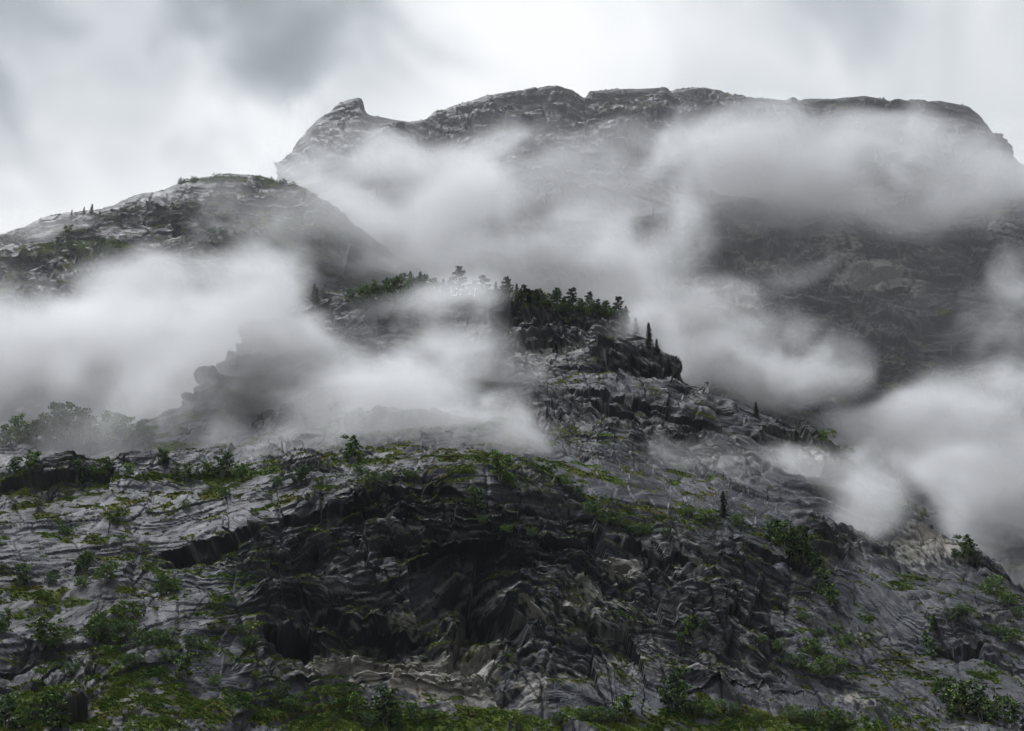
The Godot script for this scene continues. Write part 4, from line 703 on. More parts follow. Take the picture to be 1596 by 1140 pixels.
# kind, ground, place along and up it, height in metres, label, category, group
func stands() -> Array:
	var r := []
	r.append(["pine0", "cliff", 0.4551, 0.9551, 10.4, "dark pine tree leftmost on the crest of the wooded ridge", "tree", "pines on the ridge"])
	r.append(["pine1", "cliff", 0.4608, 0.9605, 19.2, "tallest dark pine tree on the crest of the wooded ridge", "tree", "pines on the ridge"])
	r.append(["pine2", "cliff", 0.4712, 0.9565, 9.6, "dark pine tree third from left on the crest of the wooded ridge", "tree", "pines on the ridge"])
	r.append(["pine0", "cliff", 0.4788, 0.9456, 14.6, "dark pine tree fourth from left on the crest of the wooded ridge", "tree", "pines on the ridge"])
	r.append(["pine1", "cliff", 0.4948, 0.9456, 12.8, "dark pine tree fifth from left on the crest of the wooded ridge", "tree", "pines on the ridge"])
	r.append(["pine2", "cliff", 0.5071, 0.9279, 10.1, "dark pine tree sixth from left on the crest of the wooded ridge", "tree", "pines on the ridge"])
	r.append(["pine0", "cliff", 0.5156, 0.9333, 6.7, "dark pine tree seventh from left on the crest of the wooded ridge", "tree", "pines on the ridge"])
	r.append(["pine1", "cliff", 0.5297, 0.9524, 11.1, "dark pine tree eighth from left on the crest of the wooded ridge", "tree", "pines on the ridge"])
	r.append(["pine2", "cliff", 0.5354, 0.9565, 6.4, "dark pine tree ninth from left on the crest of the wooded ridge", "tree", "pines on the ridge"])
	r.append(["pine0", "cliff", 0.5411, 0.9551, 12.8, "dark pine tree tenth from left on the crest of the wooded ridge", "tree", "pines on the ridge"])
	r.append(["pine1", "cliff", 0.5477, 0.9551, 6.4, "dark pine tree eleventh from left on the crest of the wooded ridge", "tree", "pines on the ridge"])
	r.append(["pine2", "cliff", 0.5534, 0.9551, 11.0, "dark pine tree twelfth from left on the crest of the wooded ridge", "tree", "pines on the ridge"])
	r.append(["pine0", "cliff", 0.5600, 0.9497, 7.5, "dark pine tree thirteenth from left on the crest of the wooded ridge", "tree", "pines on the ridge"])
	r.append(["pine1", "cliff", 0.5656, 0.9537, 7.5, "dark pine tree fourteenth from left on the crest of the wooded ridge", "tree", "pines on the ridge"])
	r.append(["pine2", "cliff", 0.5732, 0.9605, 11.7, "dark pine tree rightmost on the crest of the wooded ridge", "tree", "pines on the ridge"])
	r.append(["spruce1", "cliff", 0.4117, 0.9306, 12.6, "slim dark spruce tree leftmost among the pines of the wooded ridge", "tree", "spruces on the ridge"])
	r.append(["spruce0", "cliff", 0.4278, 0.9524, 14.6, "slim dark spruce tree second from left among the pines of the wooded ridge", "tree", "spruces on the ridge"])
	r.append(["spruce1", "cliff", 0.4344, 0.9537, 14.6, "slim dark spruce tree third from left among the pines of the wooded ridge", "tree", "spruces on the ridge"])
	r.append(["spruce0", "cliff", 0.4504, 0.9565, 11.3, "slim dark spruce tree fourth from left among the pines of the wooded ridge", "tree", "spruces on the ridge"])
	r.append(["spruce1", "cliff", 0.4873, 0.9456, 10.3, "slim dark spruce tree fifth from left among the pines of the wooded ridge", "tree", "spruces on the ridge"])
	r.append(["spruce0", "cliff", 0.5024, 0.9293, 10.1, "slim dark spruce tree sixth from left among the pines of the wooded ridge", "tree", "spruces on the ridge"])
	r.append(["spruce1", "cliff", 0.5109, 0.9279, 9.2, "slim dark spruce tree seventh from left among the pines of the wooded ridge", "tree", "spruces on the ridge"])
	r.append(["spruce0", "cliff", 0.5798, 0.9619, 11.6, "slim dark spruce tree eighth from left among the pines of the wooded ridge", "tree", "spruces on the ridge"])
	r.append(["spruce1", "cliff", 0.5892, 0.9673, 10.6, "slim dark spruce tree ninth from left among the pines of the wooded ridge", "tree", "spruces on the ridge"])
	r.append(["spruce0", "cliff", 0.5940, 0.9075, 13.2, "slim dark spruce tree tenth from left among the pines of the wooded ridge", "tree", "spruces on the ridge"])
	r.append(["spruce1", "cliff", 0.5996, 0.9156, 9.3, "slim dark spruce tree eleventh from left among the pines of the wooded ridge", "tree", "spruces on the ridge"])
	r.append(["spruce0", "cliff", 0.6091, 0.9279, 8.5, "slim dark spruce tree rightmost among the pines of the wooded ridge", "tree", "spruces on the ridge"])
	r.append(["spruce1", "cliff", 0.6497, 0.5374, 10.2, "slim dark spruce tree standing alone on the grassy rib above the dark cliff", "tree", "lone spruces on the slabs"])
	r.append(["spruce0", "cliff", 0.6308, 0.7388, 4.8, "slim dark spruce tree leftmost on the misty right-hand spur", "tree", "lone spruces on the slabs"])
	r.append(["spruce1", "cliff", 0.6695, 0.9524, 7.4, "tallest dark spruce tree on the misty right-hand spur", "tree", "lone spruces on the slabs"])
	r.append(["spruce0", "cliff", 0.7205, 0.8531, 6.2, "slim dark spruce tree rightmost on the misty right-hand spur", "tree", "lone spruces on the slabs"])
	r.append(["spruce1", "cliff", 0.3617, 0.9537, 11.9, "tallest dark spruce tree in the misty gap between knoll and ridge", "tree", "spruces by the knoll gap"])
	r.append(["spruce0", "cliff", 0.3636, 0.9551, 8.5, "slim dark spruce tree rightmost in the misty gap between knoll and ridge", "tree", "spruces by the knoll gap"])
	r.append(["birch1", "cliff", 0.3872, 0.9320, 8.1, "leafy birch leftmost in the thicket left on the wooded ridge", "tree", "birches on the ridge"])
	r.append(["birch2", "cliff", 0.3938, 0.9293, 9.6, "leafy birch second from left in the thicket left on the wooded ridge", "tree", "birches on the ridge"])
	r.append(["birch3", "cliff", 0.3966, 0.9184, 5.8, "leafy birch third from left in the thicket left on the wooded ridge", "tree", "birches on the ridge"])
	r.append(["birch0", "cliff", 0.4004, 0.9293, 11.0, "leafy birch fourth from left in the thicket left on the wooded ridge", "tree", "birches on the ridge"])
	r.append(["birch1", "cliff", 0.4079, 0.9279, 9.6, "leafy birch fifth from left in the thicket left on the wooded ridge", "tree", "birches on the ridge"])
	r.append(["birch2", "cliff", 0.4145, 0.9265, 12.5, "leafy birch sixth from left in the thicket left on the wooded ridge", "tree", "birches on the ridge"])
	r.append(["birch3", "cliff", 0.4155, 0.9211, 5.9, "leafy birch seventh from left in the thicket left on the wooded ridge", "tree", "birches on the ridge"])
	r.append(["birch0", "cliff", 0.4202, 0.9252, 14.0, "leafy birch eighth from left in the thicket left on the wooded ridge", "tree", "birches on the ridge"])
	r.append(["birch1", "cliff", 0.4259, 0.9510, 15.1, "tallest leafy birch in the thicket left on the wooded ridge", "tree", "birches on the ridge"])
	r.append(["birch2", "cliff", 0.4278, 0.9429, 6.8, "leafy birch tenth from left in the thicket left on the wooded ridge", "tree", "birches on the ridge"])
	r.append(["birch3", "cliff", 0.4325, 0.9510, 14.3, "leafy birch eleventh from left in the thicket left on the wooded ridge", "tree", "birches on the ridge"])
	r.append(["birch0", "cliff", 0.4391, 0.9524, 13.6, "leafy birch twelfth from left in the thicket left on the wooded ridge", "tree", "birches on the ridge"])
	r.append(["birch1", "cliff", 0.4419, 0.9429, 6.8, "leafy birch thirteenth from left in the thicket left on the wooded ridge", "tree", "birches on the ridge"])
	r.append(["birch2", "cliff", 0.4448, 0.9524, 11.4, "leafy birch fourteenth from left in the thicket left on the wooded ridge", "tree", "birches on the ridge"])
	r.append(["birch3", "cliff", 0.4523, 0.9537, 9.1, "leafy birch fifteenth from left in the thicket left on the wooded ridge", "tree", "birches on the ridge"])
	r.append(["birch0", "cliff", 0.4551, 0.9361, 6.7, "leafy birch sixteenth from left in the thicket left on the wooded ridge", "tree", "birches on the ridge"])
	r.append(["birch1", "cliff", 0.4646, 0.9388, 7.5, "leafy birch rightmost in the thicket left on the wooded ridge", "tree", "birches on the ridge"])
	r.append(["birch2", "cliff", 0.4882, 0.9442, 6.8, "leafy birch leftmost between the pines on the ridge crest", "tree", "birches between the ridge pines"])
	r.append(["birch3", "cliff", 0.4929, 0.9388, 9.0, "leafy birch second from left between the pines on the ridge crest", "tree", "birches between the ridge pines"])
	r.append(["birch0", "cliff", 0.5042, 0.9279, 6.6, "leafy birch third from left between the pines on the ridge crest", "tree", "birches between the ridge pines"])
	r.append(["birch1", "cliff", 0.5127, 0.9279, 5.9, "leafy birch fourth from left between the pines on the ridge crest", "tree", "birches between the ridge pines"])
	r.append(["birch2", "cliff", 0.5212, 0.9320, 7.4, "leafy birch fifth from left between the pines on the ridge crest", "tree", "birches between the ridge pines"])
	r.append(["birch3", "cliff", 0.5269, 0.9361, 8.9, "leafy birch sixth from left between the pines on the ridge crest", "tree", "birches between the ridge pines"])
	r.append(["birch0", "cliff", 0.5335, 0.9524, 6.7, "leafy birch seventh from left between the pines on the ridge crest", "tree", "birches between the ridge pines"])
	r.append(["birch1", "cliff", 0.5401, 0.9524, 7.5, "leafy birch eighth from left between the pines on the ridge crest", "tree", "birches between the ridge pines"])
	r.append(["birch2", "cliff", 0.5477, 0.9483, 7.4, "leafy birch ninth from left between the pines on the ridge crest", "tree", "birches between the ridge pines"])
	r.append(["birch3", "cliff", 0.5571, 0.9442, 8.1, "leafy birch tenth from left between the pines on the ridge crest", "tree", "birches between the ridge pines"])
	r.append(["birch0", "cliff", 0.5619, 0.9497, 6.6, "leafy birch eleventh from left between the pines on the ridge crest", "tree", "birches between the ridge pines"])
	r.append(["birch1", "cliff", 0.5694, 0.9524, 7.3, "leafy birch twelfth from left between the pines on the ridge crest", "tree", "birches between the ridge pines"])
	r.append(["birch2", "cliff", 0.5770, 0.9605, 7.3, "leafy birch rightmost between the pines on the ridge crest", "tree", "birches between the ridge pines"])
	r.append(["shrub0", "cliff", 0.4825, 0.9374, 4.1, "low birch scrub leftmost along the lip under the ridge pines", "shrub", "scrub on the ridge"])
	r.append(["shrub1", "cliff", 0.4910, 0.9361, 4.1, "low birch scrub second from left along the lip under the ridge pines", "shrub", "scrub on the ridge"])
	r.append(["shrub2", "cliff", 0.5203, 0.9293, 4.7, "low birch scrub third from left along the lip under the ridge pines", "shrub", "scrub on the ridge"])
	r.append(["shrub0", "cliff", 0.5307, 0.9469, 5.4, "low birch scrub fourth from left along the lip under the ridge pines", "shrub", "scrub on the ridge"])
	r.append(["shrub1", "cliff", 0.5382, 0.9510, 5.4, "low birch scrub fifth from left along the lip under the ridge pines", "shrub", "scrub on the ridge"])
	r.append(["shrub2", "cliff", 0.5458, 0.9469, 5.4, "low birch scrub sixth from left along the lip under the ridge pines", "shrub", "scrub on the ridge"])
	r.append(["shrub0", "cliff", 0.5543, 0.9429, 5.3, "low birch scrub seventh from left along the lip under the ridge pines", "shrub", "scrub on the ridge"])
	r.append(["shrub1", "cliff", 0.5619, 0.9497, 5.3, "low birch scrub eighth from left along the lip under the ridge pines", "shrub", "scrub on the ridge"])
	r.append(["shrub2", "cliff", 0.5675, 0.9510, 5.0, "low birch scrub ninth from left along the lip under the ridge pines", "shrub", "scrub on the ridge"])
	r.append(["shrub0", "cliff", 0.5760, 0.9578, 4.6, "low birch scrub rightmost along the lip under the ridge pines", "shrub", "scrub on the ridge"])
	r.append(["birch1", "cliff", 0.1454, 0.8898, 9.2, "leafy birch leftmost in the misty row on the left shelf", "tree", "birches on the left shelf"])
	r.append(["birch2", "cliff", 0.1549, 0.9102, 12.2, "leafy birch second from left in the misty row on the left shelf", "tree", "birches on the left shelf"])
	r.append(["birch3", "cliff", 0.1634, 0.8966, 11.0, "leafy birch third from left in the misty row on the left shelf", "tree", "birches on the left shelf"])
	r.append(["birch0", "cliff", 0.1737, 0.8980, 15.1, "leafy birch fourth from left in the misty row on the left shelf", "tree", "birches on the left shelf"])
	r.append(["birch1", "cliff", 0.1822, 0.9034, 17.5, "tallest leafy birch in the misty row on the left shelf", "tree", "birches on the left shelf"])
	r.append(["birch2", "cliff", 0.1917, 0.9102, 14.1, "leafy birch sixth from left in the misty row on the left shelf", "tree", "birches on the left shelf"])
	r.append(["birch3", "cliff", 0.2002, 0.9048, 14.7, "leafy birch seventh from left in the misty row on the left shelf", "tree", "birches on the left shelf"])
	r.append(["birch0", "cliff", 0.2087, 0.8993, 13.5, "leafy birch eighth from left in the misty row on the left shelf", "tree", "birches on the left shelf"])
	r.append(["birch1", "cliff", 0.2172, 0.8993, 14.1, "leafy birch ninth from left in the misty row on the left shelf", "tree", "birches on the left shelf"])
	r.append(["birch2", "cliff", 0.2247, 0.8898, 12.3, "leafy birch tenth from left in the misty row on the left shelf", "tree", "birches on the left shelf"])
	r.append(["birch3", "cliff", 0.2351, 0.8816, 11.7, "leafy birch eleventh from left in the misty row on the left shelf", "tree", "birches on the left shelf"])
	r.append(["birch0", "cliff", 0.2417, 0.8748, 9.3, "leafy birch rightmost in the misty row on the left shelf", "tree", "birches on the left shelf"])
	r.append(["birch1", "cliff", 0.1464, 0.6925, 6.7, "leafy birch leftmost on the slabs just under the left mist bank", "tree", "birches below the left shelf"])
	r.append(["birch2", "cliff", 0.1596, 0.6871, 7.2, "leafy birch second from left on the slabs just under the left mist bank", "tree", "birches below the left shelf"])
	r.append(["birch3", "cliff", 0.1907, 0.7048, 8.4, "leafy birch third from left on the slabs just under the left mist bank", "tree", "birches below the left shelf"])
	r.append(["birch0", "cliff", 0.2011, 0.7048, 5.8, "leafy birch fourth from left on the slabs just under the left mist bank", "tree", "birches below the left shelf"])
	r.append(["birch1", "cliff", 0.2125, 0.7116, 7.4, "leafy birch fifth from left on the slabs just under the left mist bank", "tree", "birches below the left shelf"])
	r.append(["birch2", "cliff", 0.2276, 0.6776, 5.7, "leafy birch sixth from left on the slabs just under the left mist bank", "tree", "birches below the left shelf"])
	r.append(["birch3", "cliff", 0.2521, 0.7224, 6.9, "leafy birch seventh from left on the slabs just under the left mist bank", "tree", "birches below the left shelf"])
	r.append(["birch0", "cliff", 0.2606, 0.6571, 6.2, "leafy birch eighth from left on the slabs just under the left mist bank", "tree", "birches below the left shelf"])
	r.append(["birch1", "cliff", 0.2691, 0.6503, 6.2, "leafy birch ninth from left on the slabs just under the left mist bank", "tree", "birches below the left shelf"])
	r.append(["birch2", "cliff", 0.2823, 0.6517, 6.7, "leafy birch tenth from left on the slabs just under the left mist bank", "tree", "birches below the left shelf"])
	r.append(["birch3", "cliff", 0.2937, 0.6517, 9.8, "tallest leafy birch on the slabs just under the left mist bank", "tree", "birches below the left shelf"])
	r.append(["birch0", "cliff", 0.3078, 0.6367, 7.1, "leafy birch rightmost on the slabs just under the left mist bank", "tree", "birches below the left shelf"])
	r.append(["shrub1", "cliff", 0.1624, 0.5918, 2.6, "low birch scrub leftmost on pale slabs left of the dark overhang", "shrub", "scrub below the left mist"])
	r.append(["shrub2", "cliff", 0.1822, 0.5129, 2.5, "low birch scrub second from left on pale slabs left of the dark overhang", "shrub", "scrub below the left mist"])
	r.append(["shrub0", "cliff", 0.1974, 0.4639, 3.2, "low birch scrub third from left on pale slabs left of the dark overhang", "shrub", "scrub below the left mist"])
	r.append(["shrub1", "cliff", 0.2172, 0.5497, 2.6, "low birch scrub fourth from left on pale slabs left of the dark overhang", "shrub", "scrub below the left mist"])
	r.append(["shrub2", "cliff", 0.2427, 0.5728, 2.2, "low birch scrub fifth from left on pale slabs left of the dark overhang", "shrub", "scrub below the left mist"])
	r.append(["shrub0", "cliff", 0.2682, 0.5701, 3.0, "low birch scrub sixth from left on pale slabs left of the dark overhang", "shrub", "scrub below the left mist"])
	r.append(["shrub1", "cliff", 0.2767, 0.6531, 3.7, "low birch scrub seventh from left on pale slabs left of the dark overhang", "shrub", "scrub below the left mist"])
	r.append(["shrub2", "cliff", 0.2975, 0.5769, 3.1, "low birch scrub eighth from left on pale slabs left of the dark overhang", "shrub", "scrub below the left mist"])
	r.append(["shrub0", "cliff", 0.3163, 0.5116, 2.5, "low birch scrub ninth from left on pale slabs left of the dark overhang", "shrub", "scrub below the left mist"])
	r.append(["shrub1", "cliff", 0.3333, 0.5619, 4.3, "tallest low birch scrub on pale slabs left of the dark overhang", "shrub", "scrub below the left mist"])
	r.append(["birch3", "cliff", 0.3475, 0.5510, 7.6, "leafy birch leftmost along the top edge of the dark cliff", "tree", "birches above the dark cliff"])
	r.append(["birch0", "cliff", 0.3843, 0.6027, 9.7, "leafy birch second from left along the top edge of the dark cliff", "tree", "birches above the dark cliff"])
	r.append(["birch1", "cliff", 0.4712, 0.4014, 8.1, "leafy birch third from left along the top edge of the dark cliff", "tree", "birches above the dark cliff"])
	r.append(["birch2", "cliff", 0.4901, 0.4952, 10.4, "tallest leafy birch along the top edge of the dark cliff", "tree", "birches above the dark cliff"])
	r.append(["shrub0", "cliff", 0.3654, 0.7592, 3.9, "low birch scrub leftmost on the ledge above the dark overhang", "shrub", "scrub above the dark cliff"])
	r.append(["shrub1", "cliff", 0.3730, 0.7374, 4.9, "low birch scrub second from left on the ledge above the dark overhang", "shrub", "scrub above the dark cliff"])
	r.append(["shrub2", "cliff", 0.3909, 0.5456, 4.4, "low birch scrub third from left on the ledge above the dark overhang", "shrub", "scrub above the dark cliff"])
	r.append(["shrub0", "cliff", 0.4013, 0.4952, 4.6, "tallest low birch scrub on the ledge above the dark overhang", "shrub", "scrub above the dark cliff"])
	r.append(["shrub1", "cliff", 0.4117, 0.4857, 3.8, "low birch scrub fifth from left on the ledge above the dark overhang", "shrub", "scrub above the dark cliff"])
	r.append(["shrub2", "cliff", 0.4278, 0.4966, 3.0, "low birch scrub sixth from left on the ledge above the dark overhang", "shrub", "scrub above the dark cliff"])
	r.append(["shrub0", "cliff", 0.4551, 0.5088, 2.6, "low birch scrub seventh from left on the ledge above the dark overhang", "shrub", "scrub above the dark cliff"])
	r.append(["shrub1", "cliff", 0.4740, 0.3633, 3.2, "low birch scrub eighth from left on the ledge above the dark overhang", "shrub", "scrub above the dark cliff"])
	r.append(["shrub2", "cliff", 0.4929, 0.3810, 2.8, "low birch scrub ninth from left on the ledge above the dark overhang", "shrub", "scrub above the dark cliff"])
	r.append(["shrub0", "cliff", 0.4967, 0.4884, 4.3, "low birch scrub tenth from left on the ledge above the dark overhang", "shrub", "scrub above the dark cliff"])
	r.append(["shrub1", "cliff", 0.5118, 0.3918, 2.9, "low birch scrub rightmost on the ledge above the dark overhang", "shrub", "scrub above the dark cliff"])
	r.append(["shrub2", "cliff", 0.5241, 0.5537, 4.1, "low birch scrub leftmost on the green rib running down to the lone spruce", "shrub", "scrub down the central rib"])
	r.append(["shrub0", "cliff", 0.5326, 0.5252, 4.9, "low birch scrub second from left on the green rib running down to the lone spruce", "shrub", "scrub down the central rib"])
	r.append(["shrub1", "cliff", 0.5449, 0.5197, 4.4, "low birch scrub third from left on the green rib running down to the lone spruce", "shrub", "scrub down the central rib"])
	r.append(["shrub2", "cliff", 0.5562, 0.4939, 4.8, "low birch scrub fourth from left on the green rib running down to the lone spruce", "shrub", "scrub down the central rib"])
	r.append(["shrub0", "cliff", 0.5647, 0.4707, 5.1, "low birch scrub fifth from left on the green rib running down to the lone spruce", "shrub", "scrub down the central rib"])
	r.append(["shrub1", "cliff", 0.5741, 0.4707, 5.6, "tallest low birch scrub on the green rib running down to the lone spruce", "shrub", "scrub down the central rib"])
	r.append(["shrub2", "cliff", 0.5845, 0.4653, 4.7, "low birch scrub seventh from left on the green rib running down to the lone spruce", "shrub", "scrub down the central rib"])
	r.append(["shrub0", "cliff", 0.5940, 0.4667, 3.9, "low birch scrub eighth from left on the green rib running down to the lone spruce", "shrub", "scrub down the central rib"])
	r.append(["shrub1", "cliff", 0.6081, 0.4476, 3.4, "low birch scrub ninth from left on the green rib running down to the lone spruce", "shrub", "scrub down the central rib"])
	r.append(["shrub2", "cliff", 0.6232, 0.5116, 3.1, "low birch scrub tenth from left on the green rib running down to the lone spruce", "shrub", "scrub down the central rib"])
	r.append(["shrub0", "cliff", 0.6336, 0.5102, 4.0, "low birch scrub eleventh from left on the green rib running down to the lone spruce", "shrub", "scrub down the central rib"])
	r.append(["shrub1", "cliff", 0.6412, 0.5048, 3.5, "low birch scrub twelfth from left on the green rib running down to the lone spruce", "shrub", "scrub down the central rib"])
	r.append(["shrub2", "cliff", 0.6601, 0.5279, 4.5, "low birch scrub rightmost on the green rib running down to the lone spruce", "shrub", "scrub down the central rib"])
	r.append(["birch3", "cliff", 0.6837, 0.5184, 7.8, "leafy birch leftmost in the dense clump right of the lone spruce", "tree", "birches of the slope clump"])
	r.append(["birch0", "cliff", 0.6912, 0.4871, 11.0, "leafy birch second from left in the dense clump right of the lone spruce", "tree", "birches of the slope clump"])
	r.append(["birch1", "cliff", 0.7007, 0.4871, 12.0, "tallest leafy birch in the dense clump right of the lone spruce", "tree", "birches of the slope clump"])
	r.append(["birch2", "cliff", 0.7063, 0.4857, 9.6, "leafy birch fourth from left in the dense clump right of the lone spruce", "tree", "birches of the slope clump"])
	r.append(["birch3", "cliff", 0.7129, 0.4707, 8.1, "leafy birch rightmost in the dense clump right of the lone spruce", "tree", "birches of the slope clump"])
	r.append(["birch0", "cliff", 0.7186, 0.4585, 5.7, "leafy birch leftmost hanging below the dense slope clump", "tree", "birches under the slope clump"])
	r.append(["birch1", "cliff", 0.7224, 0.4259, 9.7, "tallest leafy birch hanging below the dense slope clump", "tree", "birches under the slope clump"])
	r.append(["birch2", "cliff", 0.7252, 0.3850, 6.8, "leafy birch rightmost hanging below the dense slope clump", "tree", "birches under the slope clump"])
	r.append(["birch3", "cliff", 0.8121, 0.7714, 4.1, "leafy birch leftmost on top of the tan block outcrop", "tree", "birches on the block outcrop"])
	r.append(["birch0", "cliff", 0.8196, 0.7959, 9.8, "tallest leafy birch on top of the tan block outcrop", "tree", "birches on the block outcrop"])
	r.append(["birch1", "cliff", 0.8263, 0.8204, 5.2, "leafy birch rightmost on top of the tan block outcrop", "tree", "birches on the block outcrop"])
	r.append(["shrub2", "cliff", 0.7007, 0.9388, 4.0, "low birch scrub leftmost on the misty spur above the block outcrop", "shrub", "scrub on the right spur"])
	r.append(["shrub0", "cliff", 0.7148, 0.9102, 6.8, "tallest low birch scrub on the misty spur above the block outcrop", "shrub", "scrub on the right spur"])
	r.append(["shrub1", "cliff", 0.7309, 0.9565, 5.1, "low birch scrub third from left on the misty spur above the block outcrop", "shrub", "scrub on the right spur"])
	r.append(["shrub2", "cliff", 0.7753, 0.8667, 5.7, "low birch scrub fourth from left on the misty spur above the block outcrop", "shrub", "scrub on the right spur"])
	r.append(["shrub0", "cliff", 0.7894, 0.9673, 3.7, "low birch scrub rightmost on the misty spur above the block outcrop", "shrub", "scrub on the right spur"])
	r.append(["shrub1", "cliff", 0.8130, 0.3878, 4.7, "low birch scrub leftmost among rusty moss near the right edge", "shrub", "scrub at the right edge"])
	r.append(["shrub2", "cliff", 0.8206, 0.4000, 3.9, "low birch scrub second from left among rusty moss near the right edge", "shrub", "scrub at the right edge"])
	r.append(["shrub0", "cliff", 0.8414, 0.7048, 6.7, "tallest low birch scrub among rusty moss near the right edge", "shrub", "scrub at the right edge"])
	r.append(["shrub1", "cliff", 0.8461, 0.3837, 3.4, "low birch scrub fourth from left among rusty moss near the right edge", "shrub", "scrub at the right edge"])
	r.append(["shrub2", "cliff", 0.8508, 0.6476, 4.3, "low birch scrub fifth from left among rusty moss near the right edge", "shrub", "scrub at the right edge"])
	r.append(["shrub0", "cliff", 0.8546, 0.3837, 4.9, "low birch scrub sixth from left among rusty moss near the right edge", "shrub", "scrub at the right edge"])
	r.append(["shrub1", "cliff", 0.8593, 0.5333, 4.1, "low birch scrub rightmost among rusty moss near the right edge", "shrub", "scrub at the right edge"])
	r.append(["birch2", "cliff", 0.7923, 0.3701, 3.9, "leafy birch leftmost in the narrow green gully on the lower right", "tree", "birches in the right gully"])
	r.append(["birch3", "cliff", 0.7960, 0.2830, 6.7, "tallest leafy birch in the narrow green gully on the lower right", "tree", "birches in the right gully"])
	r.append(["birch0", "cliff", 0.7979, 0.3741, 5.7, "leafy birch rightmost in the narrow green gully on the lower right", "tree", "birches in the right gully"])
	r.append(["shrub2", "cliff", 0.6752, 0.1918, 2.6, "low birch scrub leftmost on the mossy slabs of the lower right", "shrub", "scrub on the lower right slabs"])
	r.append(["shrub0", "cliff", 0.6856, 0.1918, 3.7, "low birch scrub second from left on the mossy slabs of the lower right", "shrub", "scrub on the lower right slabs"])
	r.append(["shrub1", "cliff", 0.6988, 0.1592, 5.1, "low birch scrub third from left on the mossy slabs of the lower right", "shrub", "scrub on the lower right slabs"])
	r.append(["shrub2", "cliff", 0.7054, 0.3211, 3.2, "low birch scrub fourth from left on the mossy slabs of the lower right", "shrub", "scrub on the lower right slabs"])
	r.append(["shrub0", "cliff", 0.7110, 0.2286, 5.0, "low birch scrub fifth from left on the mossy slabs of the lower right", "shrub", "scrub on the lower right slabs"])
	r.append(["shrub1", "cliff", 0.7167, 0.2952, 3.2, "low birch scrub sixth from left on the mossy slabs of the lower right", "shrub", "scrub on the lower right slabs"])
	r.append(["shrub2", "cliff", 0.7224, 0.1388, 6.2, "tallest low birch scrub on the mossy slabs of the lower right", "shrub", "scrub on the lower right slabs"])
	r.append(["shrub0", "cliff", 0.7384, 0.3102, 3.2, "low birch scrub rightmost on the mossy slabs of the lower right", "shrub", "scrub on the lower right slabs"])
	r.append(["birch1", "cliff", 0.6166, 0.1973, 3.7, "leafy birch leftmost against the dark rock right of the tan scar", "tree", "birches under the dark cliff face"])
	r.append(["birch2", "cliff", 0.6270, 0.2354, 7.1, "tallest leafy birch against the dark rock right of the tan scar", "tree", "birches under the dark cliff face"])
	r.append(["birch3", "cliff", 0.6336, 0.2259, 4.6, "leafy birch rightmost against the dark rock right of the tan scar", "tree", "birches under the dark cliff face"])
	r.append(["birch0", "cliff", 0.8008, 0.1007, 4.9, "leafy birch leftmost in the thicket of the lower right corner", "tree", "birches in the lower right corner"])
	r.append(["birch1", "cliff", 0.8093, 0.0857, 7.8, "leafy birch second from left in the thicket of the lower right corner", "tree", "birches in the lower right corner"])
	r.append(["birch2", "cliff", 0.8206, 0.0680, 9.1, "leafy birch third from left in the thicket of the lower right corner", "tree", "birches in the lower right corner"])
	r.append(["birch3", "cliff", 0.8338, 0.0599, 9.3, "tallest leafy birch in the thicket of the lower right corner", "tree", "birches in the lower right corner"])
	r.append(["birch0", "cliff", 0.8480, 0.0408, 7.3, "leafy birch fifth from left in the thicket of the lower right corner", "tree", "birches in the lower right corner"])
	r.append(["birch1", "cliff", 0.8602, 0.0313, 6.5, "leafy birch rightmost in the thicket of the lower right corner", "tree", "birches in the lower right corner"])
	r.append(["birch2", "cliff", 0.5798, 0.0857, 7.6, "leafy birch leftmost on the grass at the foot of the dark cliff", "tree", "birches at the cliff foot"])
	r.append(["birch3", "cliff", 0.6147, 0.0925, 11.9, "tallest leafy birch on the grass at the foot of the dark cliff", "tree", "birches at the cliff foot"])
	r.append(["birch0", "cliff", 0.6213, 0.0830, 7.6, "leafy birch rightmost on the grass at the foot of the dark cliff", "tree", "birches at the cliff foot"])
	r.append(["shrub1", "cliff", 0.5307, 0.0435, 3.3, "low birch scrub leftmost in the green strip along the foot of the cliff", "shrub", "scrub at the cliff foot"])
	r.append(["shrub2", "cliff", 0.5505, 0.0816, 3.8, "low birch scrub second from left in the green strip along the foot of the cliff", "shrub", "scrub at the cliff foot"])
	r.append(["shrub0", "cliff", 0.5600, 0.0789, 4.5, "low birch scrub third from left in the green strip along the foot of the cliff", "shrub", "scrub at the cliff foot"])
	r.append(["shrub1", "cliff", 0.5685, 0.0803, 4.1, "low birch scrub fourth from left in the green strip along the foot of the cliff", "shrub", "scrub at the cliff foot"])
	r.append(["shrub2", "cliff", 0.6298, 0.0748, 4.8, "low birch scrub fifth from left in the green strip along the foot of the cliff", "shrub", "scrub at the cliff foot"])
	r.append(["shrub0", "cliff", 0.6402, 0.0680, 4.8, "low birch scrub sixth from left in the green strip along the foot of the cliff", "shrub", "scrub at the cliff foot"])
	r.append(["shrub1", "cliff", 0.6553, 0.0639, 4.1, "low birch scrub seventh from left in the green strip along the foot of the cliff", "shrub", "scrub at the cliff foot"])
	r.append(["shrub2", "cliff", 0.6752, 0.0463, 2.7, "low birch scrub eighth from left in the green strip along the foot of the cliff", "shrub", "scrub at the cliff foot"])
	r.append(["shrub0", "cliff", 0.6997, 0.0531, 4.4, "low birch scrub ninth from left in the green strip along the foot of the cliff", "shrub", "scrub at the cliff foot"])
	r.append(["shrub1", "cliff", 0.7110, 0.0449, 3.7, "low birch scrub tenth from left in the green strip along the foot of the cliff", "shrub", "scrub at the cliff foot"])
